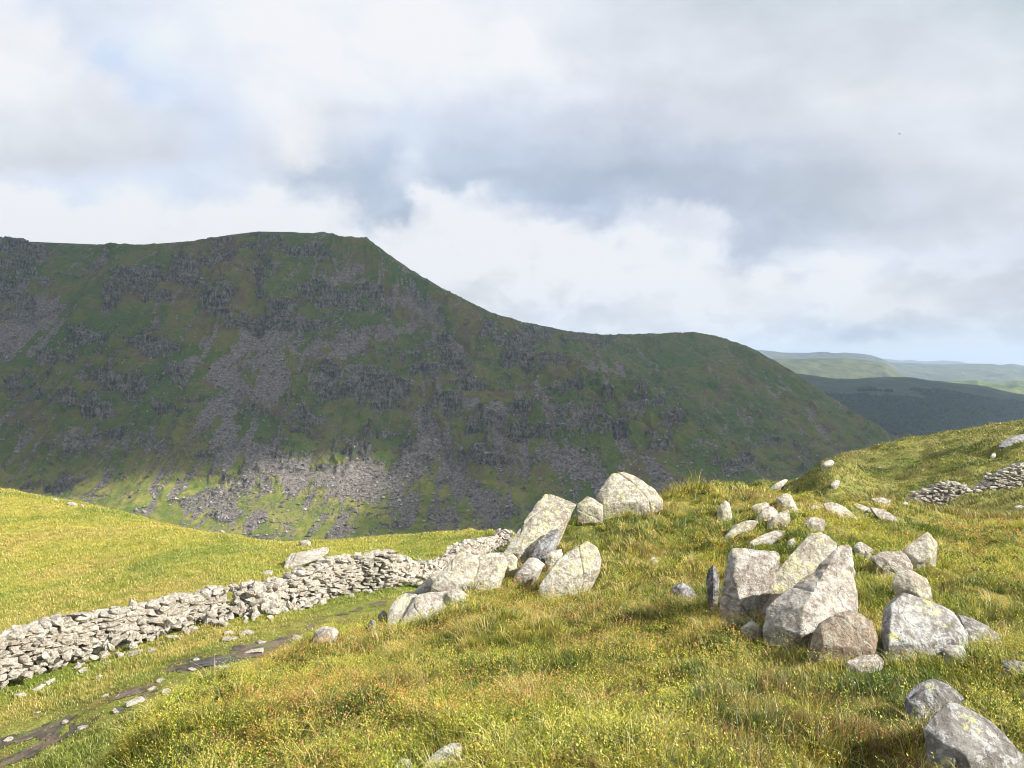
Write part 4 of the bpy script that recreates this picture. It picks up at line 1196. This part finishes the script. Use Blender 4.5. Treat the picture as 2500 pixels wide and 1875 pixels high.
# field and hillside rocks
rock([(1238,378),(1262,355),(1300,350),(1345,352),(1385,330),(1400,326),(1432,332),(1425,350),(1370,372),(1300,392),(1225,418)], 'long low outcrop in the bright field above the wall', 'rock', M_WALL, orig=C1, lean=1.5, thick=.7)
rock([(1292,303),(1320,296),(1345,306),(1335,322),(1300,320)], 'small rock at the far edge of the bright field', 'rock', M_WALL, orig=C1, lean=.8)
rock([(1130,443),(1150,428),(1180,430),(1170,446)], 'small flat rock left of the long low outcrop in field', 'rock', M_WALL, orig=C1, lean=1.)
rock([(282,139),(300,133),(325,137),(335,150),(300,150)], 'white stone on the skyline of the bright field', 'rock', M_WALL, orig=C1, lean=1.)
rock([(225,120),(245,118),(250,126),(230,127)], 'tiny stone left of the white skyline stone in field', 'rock', M_WALL, orig=C1, lean=1.)
rock([(345,145),(355,142),(364,148),(352,152)], 'tiny stone right of the white skyline stone in field', 'rock', M_WALL, orig=C1, lean=1.)
rock([(950,255),(965,256),(975,266),(960,266)], 'small stone on the falling skyline of the bright field', 'rock', M_WALL, orig=C1, lean=1.)
rock([(1378,852),(1395,835),(1418,838),(1415,850),(1400,862),(1380,864)], 'pale rock on the green hillside behind the crest', 'rock', M_BOULDER, orig=C4, lean=.8)
rock([(1118,868),(1150,848),(1180,832),(1192,835),(1175,855),(1140,872)], 'low outcrop where the hillside meets the knoll skyline', 'rock', M_BOULDER, orig=C4, lean=.8)
rock([(1335,775),(1350,755),(1378,745),(1392,755),(1385,775),(1350,788)], 'rock on the steep left shoulder of the green hillside', 'rock', M_BOULDER, orig=C4, lean=.6)
rock([(2098,690),(2120,665),(2160,645),(2240,630),(2260,640),(2200,660),(2150,680),(2110,700)], 'dark crag breaking the hillside high at the right edge', 'rock', M_GREY, orig=C4, lean=.8)
rock([(2065,735),(2078,718),(2092,722),(2090,738)], 'small pale rock on the hillside above the right wall', 'rock', M_BOULDER, orig=C4, lean=.6)
rock([(2170,950),(2190,942),(2212,948),(2205,962),(2180,962)], 'small rock in grass at the foot of the right wall', 'rock', M_BOULDER, orig=C4, lean=.8)
rock([(1685,935),(1700,928),(1715,940),(1700,948)], 'small stone left of the lower end of right wall', 'rock', M_BOULDER, orig=C4, lean=.6)
print('rocks', RN[0], time.time() - T0)

# ------------------------------------------------------------------ dry stone walls
random.seed(11)
PROTO = []
for k in range(46):
    r_ = random.Random(k)
    e = r_.uniform(.35, .7)
    pts = []
    for i in range(16):
        q = Vector([r_.uniform(-1, 1) for _ in range(3)])
        m_ = max(abs(q.x), abs(q.y), abs(q.z))
        q = q / m_ * (.8 + .2 * r_.random())
        q = q.lerp(q.normalized(), .25)
        pts.append(tuple(q))
    v_, f_ = hull_mesh(pts, .55, .045, k * 7 + 1, 0, 5)
    PROTO.append((v_, f_))


def rotm(rx_, ry_, rz_):
    return np.array(__import__('mathutils').Euler((rx_, ry_, rz_)).to_matrix())


class Heap:
    def __init__(self): self.v = []; self.f = []; self.n = 0
    def add(self, c, s, R, k):
        v_, f_ = PROTO[k % len(PROTO)]
        w = (v_ * np.array(s)[None] * .5) @ R.T + np.array(c)[None]
        self.v.append(w); self.f.append(f_ + self.n); self.n += len(w)
    def out(self, name, mat, parent=None, props=None):
        return mesh_np(name, np.concatenate(self.v), np.concatenate(self.f), mat, False, parent=parent, props=props)


def wall(basepx, label, group_name=None, stone=.27, width=.75, batter=.22, tumble=lambda u: 0., skirt=True, slant=0., seed=3):
    """basepx: (u, v of foot, v of top)"""
    r_ = random.Random(seed)
    P = []
    for u, vb, vt, *dz in basepx:
        d = dz[0] if dz else hit(u, vb); p = pick(u, vt, d); P.append((p[0], p[1], p[2], u, d))
    P = np.array(P)
    seg = np.hypot(np.diff(P[:, 0]), np.diff(P[:, 1])); s_ = np.concatenate([[0], np.cumsum(seg)])
    Lw = s_[-1]
    def at(s): return [np.interp(s, s_, P[:, i]) for i in range(5)]
    body = Heap(); cope = Heap(); fallen = []
    k = 0
    # core: closely packed inner stones so nothing shows through
    s = 0.
    while s < Lw:
        x, y, h, u, d = at(s)
        x2, y2, *_ = at(min(s + .1, Lw)); x1, y1, *_ = at(max(s - .1, 0))
        tx, ty = x2 - x1, y2 - y1; l = math.hypot(tx, ty) + 1e-9; tx /= l; ty /= l
        nx, ny = -ty, tx
        if ny < 0: nx, ny = -nx, -ny       # away from the camera
        ang = math.atan2(ty, tx)
        tb = tumble(u)
        zg = float(gh(np.array([x]), np.array([y]))[0])
        h = min(max(h - zg - .12, .12), 1.9)
        z = 0.
        while z < h:
            sh = stone * r_.uniform(.28, .66) * (1 + .4 * tb)
            fr_ = z / max(h, .1)
            for side in (0, 1):
                off = (batter * fr_ * .6 + .12 * tb * r_.random() + .04 * r_.random()) if side == 0 else width - batter * fr_ * .6
                sl_ = stone * r_.uniform(.7, 1.6)
                js = r_.uniform(-.5, .5) * stone
                c = (x + tx * js + nx * (off + stone * .35 * (1 - 2 * side)), y + ty * js + ny * (off + stone * .35 * (1 - 2 * side)), zg + z + sh * .5 - .04)
                R = rotm(r_.uniform(-.2, .2) + tb * r_.uniform(-.7, .7), r_.uniform(-.15, .15) - slant + tb * r_.uniform(-.7, .7), ang + r_.uniform(-.25, .25))
                body.add(c, (sl_, stone * r_.uniform(.9, 1.3), sh * 1.12), R, r_.randrange(999))
            if z + sh < h - .05:
                c = (x + nx * width * .5, y + ny * width * .5, zg + z + sh * .5)
                body.add(c, (stone * 1.6, width * .75, sh * 1.2), rotm(0, 0, ang), r_.randrange(999))
            z += sh * .86
        # cope stones
        sh = stone * r_.uniform(.4, .85)
        c = (x + nx * (width * r_.uniform(.25, .6)), y + ny * width * .45, zg + h + sh * .02)
        cope.add(c, (stone * r_.uniform(.9, 1.5), stone * r_.uniform(1.1, 1.7), sh), rotm(r_.uniform(-.4, .4), r_.uniform(-.4, .4) - slant, ang + r_.uniform(-.5, .5)), r_.randrange(999))
        if skirt and tb > .2:
            for q in range(int(3 * tb) + 1):
                o_ = -r_.uniform(0, .85) * (tb ** .6); zz = max(0, .40 * (1 + o_ / .9)) * h * r_.random()
                xx, yy_ = x + nx * o_ + tx * r_.uniform(-.3, .3), y + ny * o_ + ty * r_.uniform(-.3, .3)
                g_ = float(gh(np.array([xx]), np.array([yy_]))[0])
                q_ = stone * r_.uniform(.45, 1.1)
                body.add((xx, yy_, g_ + zz + .04), (q_ * 1.3, q_, q_ * .65), rotm(r_.uniform(-1, 1), r_.uniform(-1, 1), r_.uniform(0, 6)), r_.randrange(999))
        s += stone * .78
    root = bpy.data.objects.new('drystone_wall', None); COL.objects.link(root)
    x, y, *_ = at(Lw / 2)
    root.location = (0, 0, 0)
    root['label'] = label; root['category'] = 'stone wall'; root['kind'] = 'thing'
    b_ = body.out('stonework', M_WALL, root); c_ = cope.out('coping', M_WALL, root)
    for hp in (body, cope):
        for v_ in hp.v: occupy(v_[::3])
    return root, at, Lw


def tumb(u): return float(np.interp(u, [-100, 60, 140, 500, 600, 700, 745, 960, 1000, 1100], [.5, .35, .35, .75, 1., .8, .05, .05, .5, .7]))
wl, wat, WL = wall([(-90, 1712, 1575), (0, 1676, 1557), (85, 1652, 1528), (147, 1630, 1512), (198, 1614, 1500), (249, 1598, 1496), (282, 1588, 1492), (339, 1570, 1478), (407, 1550, 1466), (452, 1534, 1456), (508, 1518, 1446), (565, 1508, 1436), (630, 1502, 1432),
      (700, 1486, 1418), (712, 1482, 1402), (791, 1466, 1376), (876, 1448, 1352), (960, 1434, 1344), (1012, 1424, 1360), (1030, 1420, 1374, 25.6), (1073, 1412, 1372, 26.6), (1115, 1402, 1360, 27.8), (1140, 1398, 1330, 28.8), (1186, 1390, 1314, 30.5), (1237, 1380, 1308, 32.5), (1262, 1370, 1312, 33.5)],
     'long tumbledown dry stone wall of pale stones between the bright field and path', tumble=tumb, stone=.25, width=.8)
wall([(2222, 1238, 1223, 38), (2240, 1240, 1209, 38), (2256, 1243, 1200, 38), (2285, 1249, 1191, 38), (2312, 1253, 1181, 38), (2335, 1252, 1177, 38), (2357, 1249, 1181, 38), (2380, 1243, 1193, 38), (2397, 1238, 1199, 38), (2414, 1232, 1179, 38), (2442, 1222, 1156, 38), (2470, 1210, 1143, 38), (2500, 1198, 1134, 38), (2560, 1180, 1116, 38), (2620, 1165, 1101, 38)],
     'broken dry stone wall with a dip in it climbing the green hillside', stone=.30, width=.9, tumble=lambda u: .25 if u < 2400 else .08, slant=-.12, skirt=False, seed=8)
# stones fallen from the wall, each one lying by itself
r_ = random.Random(4)
FALL = [(300, 1601), (262, 1620), (190, 1632), (205, 1640), (120, 1668), (95, 1682), (245, 1655), (330, 1598), (372, 1590), (470, 1540), (520, 1525), (545, 1528), (560, 1548), (600, 1520), (660, 1512), (590, 1552), (735, 1492), (790, 1475),
        (860, 1458), (900, 1448), (965, 1440), (1010, 1432), (640, 1497), (420, 1562), (395, 1572), (48, 1700)]
ORD = ['first', 'second', 'third', 'fourth', 'fifth', 'sixth', 'seventh', 'eighth', 'ninth', 'tenth', 'eleventh', 'twelfth', 'thirteenth', 'fourteenth', 'fifteenth', 'sixteenth', 'seventeenth', 'eighteenth', 'nineteenth', 'twentieth', 'twenty-first', 'twenty-second', 'twenty-third', 'twenty-fourth', 'twenty-fifth', 'twenty-sixth']
FALL.sort()
for kf, (u, v) in enumerate(FALL):
    d = hit(u, v); p = pick(u, v, d)
    v_, f_ = PROTO[r_.randrange(46)]
    q_ = r_.uniform(.12, .30)
    w = (v_ * np.array([q_ * 1.4, q_ * 1.1, q_ * .7]) * .5) @ rotm(r_.uniform(-.3, .3), r_.uniform(-.3, .3), r_.uniform(0, 6)).T
    o = mesh_np('fallen_stone', w, f_, M_WALL, False)
    o.location = (float(p[0]), float(p[1]), float(p[2] + q_ * .15))
    o['label'] = 'pale fallen stone, ' + ORD[kf] + ' from the left along the foot of the tumbledown wall'; o['category'] = 'stone'; o['group'] = 'stones fallen along the foot of the wall'
for kf, (u, v, q_) in enumerate(sorted([(w0, w1_, w2_ * .62) for w0, w1_, w2_ in [(560, 1563, .42), (608, 1548, .36), (725, 1560, .42), (620, 1594, .5), (470, 1636, .26), (545, 1632, .3), (370, 1683, .22), (395, 1662, .24), (330, 1715, .4), (290, 1738, .3), (165, 1763, .22), (25, 1808, .25), (90, 1741, .16), (480, 1612, .2), (640, 1570, .3), (255, 1700, .2), (410, 1690, .26), (205, 1778, .28)]])):
    d = hit(u, v); p = pick(u, v, d)
    v_, f_ = PROTO[r_.randrange(46)]
    w = (v_ * np.array([q_ * 1.4, q_ * 1.1, q_ * .45]) * .5) @ rotm(r_.uniform(-.15, .15), r_.uniform(-.15, .15), r_.uniform(-.6, .6)).T
    o = mesh_np('path_stone', w, f_, M_WALL, False)
    o.location = (float(p[0]), float(p[1]), float(p[2] + q_ * .06))
    o['label'] = 'flat pale stone set in the muddy path, ' + ORD[kf] + ' of them from the left'; o['category'] = 'stone'; o['group'] = 'flat stones along the muddy path'
print('walls', time.time() - T0)

# ------------------------------------------------------------------ a bird high up, right of the middle
bp = pick(2196, 327, 60.)
bm = bmesh.new()
V_ = [(-.10, 0, 0), (-.03, .02, .012), (.06, .018, .01), (.11, 0, 0), (.06, -.018, .01), (-.03, -.02, .012), (0, 0, -.02), (0, 0, .028)]
vv = [bm.verts.new(v) for v in V_]
for a, b in ((0, 1), (1, 2), (2, 3), (3, 4), (4, 5), (5, 0)):
    bm.faces.new((vv[a], vv[b], vv[7])); bm.faces.new((vv[b], vv[a], vv[6]))
for sgn in (1, -1):
    w_ = [bm.verts.new(v) for v in ((-.04, sgn * .015, .01), (.04, sgn * .015, .01), (.02, sgn * .12, .05), (-.03, sgn * .20, .04), (.0, sgn * .06, .035), (.0, sgn * .05, .02))]
    bm.faces.new((w_[0], w_[4], w_[1])); bm.faces.new((w_[1], w_[4], w_[2])); bm.faces.new((w_[4], w_[3], w_[2])); bm.faces.new((w_[0], w_[3], w_[4]))
    bm.faces.new((w_[0], w_[1], w_[5])); bm.faces.new((w_[1], w_[2], w_[5])); bm.faces.new((w_[2], w_[3], w_[5])); bm.faces.new((w_[3], w_[0], w_[5]))
tl = [bm.verts.new(v) for v in ((-.09, 0, .004), (-.16, .03, .0), (-.15, 0, .006), (-.16, -.03, .0))]
bm.faces.new((tl[0], tl[1], tl[2])); bm.faces.new((tl[0], tl[2], tl[3]))
me = bpy.data.meshes.new('bird'); bm.to_mesh(me); bm.free()
m_b, N, out = new_mat('dark_feathers')
pos = N.node('ShaderNodeNewGeometry').outputs['Position']
principled(N, out, N.mix(N.noise(pos, 30, 3, .5), (.015, .015, .018), (.04, .038, .04)), .7, .2)
me.materials.append(m_b)
o = bpy.data.objects.new('bird', me); COL.objects.link(o); o.location = [float(a) for a in bp]; o.rotation_euler = (.5, .55, .2)
o['label'] = 'tiny dark bird flying alone in front of the grey clouds'; o['category'] = 'bird'

# ------------------------------------------------------------------ grass
def free(x, y, g=.05):
    ii = np.floor(np.stack([x, y], -1) / g).astype(int)
    occ = np.array(list(OCC)); key = set((occ[:, 0] * 1000003 + occ[:, 1]).tolist())
    kk_ = ii[:, 0] * 1000003 + ii[:, 1]
    return ~np.isin(kk_, np.fromiter(key, dtype=np.int64))


def blades(x, y, h, w, col, lean, leandir, rng, seg=2):
    n = len(x)
    z = gh(x, y)
    yaw = rng.uniform(0, 2 * np.pi, n)
    # blades turn their broad side any way
    wx_, wy_ = np.cos(yaw) * w * .5, np.sin(yaw) * w * .5
    lx, ly = np.cos(leandir) * lean * h, np.sin(leandir) * lean * h
    v = np.empty((n, 5, 3))
    b = np.stack([x, y, z - .015], -1)
    wv = np.stack([wx_, wy_, np.zeros(n)], -1)
    mid = b + np.stack([lx * .3, ly * .3, h * .58], -1)
    tip = b + np.stack([lx, ly, h * (1 - .28 * np.minimum(lean, 1.2))], -1)
    v[:, 0] = b - wv; v[:, 1] = b + wv; v[:, 2] = mid + wv * .8; v[:, 3] = mid - wv * .8; v[:, 4] = tip
    i = np.arange(n)[:, None] * 5
    q = i + np.array([[0, 1, 2, 3]]); t = i + np.array([[3, 2, 4]])
    c = np.repeat(col[:, None], 5, 1)
    c[:, 0:2] *= np.array([.72, .66, .62]); c[:, 4] *= 1.12  # browner blade feet, with shade low in the sward put into the colour
    return v.reshape(-1, 3), q, t, c.reshape(-1, 3)


m_gr, N, out = new_mat('grass_blades')
c = N.attr('col', 'Color')
d1_ = N.node('ShaderNodeBsdfDiffuse'); N.put(d1_.inputs[0], c)
t1_ = N.node('ShaderNodeBsdfTranslucent'); N.put(t1_.inputs[0], N.vmath('MULTIPLY', c, (1.15, 1.15, .7)))
g1_ = N.node('ShaderNodeBsdfGlossy'); g1_.inputs['Roughness'].default_value = .45; g1_.inputs[0].default_value = (.9, .9, .8, 1)
m1_ = N.node('ShaderNodeMixShader'); m1_.inputs[0].default_value = .38
N.l.new(d1_.outputs[0], m1_.inputs[1]); N.l.new(t1_.outputs[0], m1_.inputs[2])
m2_ = N.node('ShaderNodeMixShader'); m2_.inputs[0].default_value = .035
N.l.new(m1_.outputs[0], m2_.inputs[1]); N.l.new(g1_.outputs[0], m2_.inputs[2]); N.l.new(m2_.outputs[0], out.inputs[0])

rng = np.random.default_rng(77)


def sample(n, r0, r1, a0, a1, pw=1.0):
    r = np.exp(math.log(r0) + (math.log(r1) - math.log(r0)) * rng.random(n) ** pw)
    a = rng.uniform(a0, a1, n)
    return r * np.sin(a), r * np.cos(a)


def in_knoll(x, y):
    """the knoll itself: not the hollow with the wall and path"""
    z = gh(x, y); r = np.hypot(x, y)
    return (z > -3.6 - .0 * r) & (r < 17)


parts = []; VN = 0
def push(v, q, t, c):
    global VN
    parts.append((v, q + VN, t + VN, c)); VN += len(v)


# 1 the knoll: long mixed grasses in tufts
x, y = sample(700000, 1.5, 17, -.95, 1.15, .85)
k = in_knoll(x, y) & free(x, y); x, y = x[k], y[k]
r = np.hypot(x, y); n = len(x)
tuft = fbm(x * 2.4, y * 2.4, 3, 131); patch = fbm(x * .55, y * .55, 4, 133); pt2 = fbm(x * 1.1 + 9, y * 1.1, 3, 135)
crest = sstep(9.5, 12.5, r) * sstep(.10, .17, x / y) * (1 - sstep(.26, .40, x / y))
fine = fbm(x * 4.2, y * 4.2, 3, 139)
h = (.028 + .085 * np.clip(fine + .12, 0, 1) + .03 * np.clip(tuft + .4, 0, 1) + .06 * np.clip(pt2, 0, 1)) * rng.uniform(.5, 1.5, n) * (1 + 2.6 * crest * np.clip(pt2 + .4, 0, 1))
green = np.array([.15, .20, .026]); lime = np.array([.38, .37, .052]); straw = np.array([.68, .56, .25]); olive = np.array([.46, .36, .085]); deep = np.array([.040, .082, .014])
u_ = rng.random(n)
ps = np.clip(.20 + .75 * np.clip(patch, -.2, .6) - .5 * fine, .04, .7)
pg = np.clip(.34 - .9 * patch + .3 * tuft + .7 * fine, .05, .95)
col = np.where((u_ < ps)[:, None], straw, np.where((rng.random(n) < pg)[:, None], np.where((rng.random(n) < .35)[:, None], deep, green), np.where((rng.random(n) < .5)[:, None], olive, lime)))
heath = fbm(x * 1.7 + 5, y * 1.7, 4, 191)
hk = rng.random(n) < np.clip(heath * 1.8 - .15, 0, .7)
col = np.where(hk[:, None], np.array([[.30, .175, .075]]), col)
clump_shade = fbm(x * 2.6, y * 2.6, 3, 193)
dk_ = rng.random(n) < np.clip(-clump_shade * 2.2 - .15, 0, .85)  # deep green clumps that also paint in the shade between tussocks
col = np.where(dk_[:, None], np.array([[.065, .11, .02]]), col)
col = col * rng.uniform(.7, 1.3, (n, 1))
ld = fbm(x * .8, y * .8, 3, 137) * 4 + rng.normal(0, .9, n) + 2.6
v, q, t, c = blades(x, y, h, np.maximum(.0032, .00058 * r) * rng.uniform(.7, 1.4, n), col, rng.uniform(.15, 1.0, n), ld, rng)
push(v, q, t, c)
# tussocks: blades fanning out of one root
mcn = 6800
x, y = sample(mcn, 1.5, 16, -.95, 1.1, .85)
k = in_knoll(x, y) & free(x, y) & (fbm(x * .8, y * .8, 3, 181) > -.25); x, y = x[k], y[k]; m_ = len(x)
nb = 42
tcol = np.array([green, lime, straw, olive, deep, lime])[rng.choice(6, m_, p=[.26, .24, .14, .14, .14, .08])]
tl_ = rng.uniform(.065, .145, m_) * (1 + .5 * np.clip(fbm(x * .6, y * .6, 2, 183) + .2, 0, 1))
tr_ = rng.uniform(.02, .07, m_)
an = rng.uniform(0, 6.28, (m_, nb)); ro = np.sqrt(rng.random((m_, nb))) * tr_[:, None]
bx_ = (x[:, None] + np.cos(an) * ro).ravel(); by_ = (y[:, None] + np.sin(an) * ro).ravel()
hh_ = (tl_[:, None] * rng.uniform(.55, 1.15, (m_, nb))).ravel()
cc_ = (np.repeat(tcol[:, None], nb, 1) * rng.uniform(.7, 1.3, (m_, nb, 1))).reshape(-1, 3)
rr2 = np.hypot(bx_, by_)
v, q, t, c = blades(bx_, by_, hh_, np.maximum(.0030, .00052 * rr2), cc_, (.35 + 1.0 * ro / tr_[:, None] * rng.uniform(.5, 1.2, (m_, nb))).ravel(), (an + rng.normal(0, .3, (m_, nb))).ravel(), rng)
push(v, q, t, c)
# long pale bents standing above the rest
x, y = sample(6000, 2.6, 15, -.7, .7)
k = in_knoll(x, y) & free(x, y) & (fbm(x * 1.3, y * 1.3, 3, 141) > -.05); x, y = x[k], y[k]; n = len(x); r = np.hypot(x, y)
h = rng.uniform(.10, .20, n)
col = np.array([[.46, .40, .22]]) * rng.uniform(.7, 1.25, (n, 1))
v, q, t, c = blades(x, y, h, np.maximum(.0022, .00042 * r), col, rng.uniform(.2, 1.1, n), rng.normal(2.6, 1.1, n), rng)
push(v, q, t, c)

# 2 the hollow, the path verges and the bright field
x, y = sample(330000, 9.5, 78, -.86, .06, .85)
k = ~in_knoll(x, y) & (gh(x, y) > -22) & free(x, y); x, y = x[k], y[k]
sc_, mud, track, right, left = sward(x, y)
k = (rng.random(len(x)) > (mud - .45) * 1.9); x, y, sc_, track = x[k], y[k], sc_[k], track[k]
r = np.hypot(x, y); n = len(x)
t_ = fbm(x * 1.2, y * 1.2, 3, 151)
h = (.055 + .05 * np.clip(t_ + .2, 0, 1)) * rng.uniform(.6, 1.5, n) * (1 - .5 * track) * (1 + .010 * r)
col = sc_ * rng.uniform(.72, 1.32, (n, 1)) * 1.2
st_ = rng.random(n) < .10
col[st_] = np.array([.42, .35, .15]) * rng.uniform(.8, 1.2, (st_.sum(), 1))
v, q, t, c = blades(x, y, h, .00085 * r * rng.uniform(.7, 1.3, n), col, rng.uniform(.2, 1.0, n), rng.normal(2.6, 1.0, n), rng)
push(v, q, t, c)
# 3 the right hand hillside and the saddle
x, y = sample(230000, 14, 118, .12, .82, .8)
k = ~in_knoll(x, y) & (gh(x, y) > -12) & free(x, y); x, y = x[k], y[k]
sc_, mud, track, right, left = sward(x, y)
r = np.hypot(x, y); n = len(x)
t_ = fbm(x * .6, y * .6, 4, 161)
h = (.08 + .13 * np.clip(t_ + .2, 0, 1)) * rng.uniform(.6, 1.5, n) * (1 + .006 * r)
col = sc_ * rng.uniform(.7, 1.3, (n, 1))
v, q, t, c = blades(x, y, h, .0009 * r * rng.uniform(.7, 1.3, n), col, rng.uniform(.3, 1.2, n), rng.normal(2.6, 1.0, n), rng)
push(v, q, t, c)
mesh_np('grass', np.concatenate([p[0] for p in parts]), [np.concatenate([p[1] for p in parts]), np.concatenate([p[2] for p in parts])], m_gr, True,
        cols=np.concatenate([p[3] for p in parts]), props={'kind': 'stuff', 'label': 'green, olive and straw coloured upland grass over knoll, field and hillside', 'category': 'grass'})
print('grass', VN, time.time() - T0)

# ------------------------------------------------------------------ bilberry: leafy sprigs with yellow and red tips
x, y = sample(165000, 1.5, 15.5, -.95, 1.1, .95)
pb = fbm(x * .7 + 3, y * .7, 4, 171); pr = fbm(x * .9, y * .9 + 7, 4, 173)
a_ = x / y
dens = np.clip(.62 + 1.5 * pb, .08, 1)
k = in_knoll(x, y) & free(x, y) & (rng.random(len(x)) < dens)
x, y, pr = x[k], y[k], pr[k]
r = np.hypot(x, y); z = gh(x, y); n = len(x)
H_ = rng.uniform(.055, .125, n)
nl = 11
t = (np.arange(nl)[None] + rng.random((n, nl))) / nl
ldx, ldy = rng.normal(0, .25, (n, 1)), rng.normal(0, .25, (n, 1))
ang = rng.uniform(0, 6.28, (n, nl))
rad = .018 * rng.uniform(.4, 1.3, (n, nl)) * (1.1 - .6 * t)
px_ = x[:, None] + ldx * H_[:, None] * t + np.cos(ang) * rad
py_ = y[:, None] + ldy * H_[:, None] * t + np.sin(ang) * rad
pz_ = z[:, None] + H_[:, None] * (.25 + .85 * t)
ls = np.maximum(.0095, .0014 * r)[:, None] * rng.uniform(.7, 1.35, (n, nl))
# leaf: kite of two triangles, tilted upward
di = np.stack([np.cos(ang), np.sin(ang), rng.uniform(.1, 1.3, (n, nl))], -1); di /= np.linalg.norm(di, axis=-1, keepdims=True)
si = np.stack([-np.sin(ang), np.cos(ang), rng.uniform(-.5, .5, (n, nl))], -1); si /= np.linalg.norm(si, axis=-1, keepdims=True)
c0 = np.stack([px_, py_, pz_], -1)
lv = np.stack([c0, c0 + di * ls[..., None] * .55 + si * ls[..., None] * .30, c0 + di * ls[..., None] * 1.15, c0 + di * ls[..., None] * .55 - si * ls[..., None] * .30], -2)
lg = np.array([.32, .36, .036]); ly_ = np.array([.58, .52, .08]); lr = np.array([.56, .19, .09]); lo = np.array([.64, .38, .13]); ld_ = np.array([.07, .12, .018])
redp = np.clip(.26 + 1.5 * pr, .04, .85)[:, None]
yelp = np.clip(.30 - .5 * pr, .1, .6)[:, None]
spr = rng.random((n, 1)); uu = rng.random((n, nl))
isr = (spr < redp) & (t > .45) & (uu < .75)
isy = (~isr) & (rng.random((n, 1)) < yelp) & (t > .3) & (uu < .8)
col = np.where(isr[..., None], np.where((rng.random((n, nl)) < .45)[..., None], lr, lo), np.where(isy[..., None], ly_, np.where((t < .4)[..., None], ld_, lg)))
col = col * rng.uniform(.7, 1.3, (n, nl, 1))
lf = (np.arange(n * nl)[:, None] * 4 + np.array([[0, 1, 2, 3]]))
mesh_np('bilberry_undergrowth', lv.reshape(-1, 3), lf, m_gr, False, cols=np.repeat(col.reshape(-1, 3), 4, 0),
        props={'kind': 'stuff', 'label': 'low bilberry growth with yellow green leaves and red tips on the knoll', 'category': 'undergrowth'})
print('bilberry', n, time.time() - T0)

# ------------------------------------------------------------------ haze: the air between here and the far hills
bm = bmesh.new()
bmesh.ops.create_cube(bm, size=1)
for v in bm.verts:
    v.co.x *= 44000; v.co.y *= 44000
    v.co.z = -285 if v.co.z < 0 else 420
me = bpy.data.meshes.new('haze'); bm.to_mesh(me); bm.free()
m, N, out = new_mat('haze')
pvn = N.node('ShaderNodeVolumePrincipled')
pvn.inputs['Color'].default_value = (.60, .75, 1.0, 1)
pvn.inputs['Density'].default_value = 7e-5
pvn.inputs['Anisotropy'].default_value = .2
N.l.new(pvn.outputs[0], out.inputs['Volume'])
me.materials.append(m)
o = bpy.data.objects.new('haze', me); COL.objects.link(o)
o['kind'] = 'stuff'; o['label'] = 'pale blue haze in the air over the valley and far hills'; o['category'] = 'haze'
print('done', time.time() - T0)
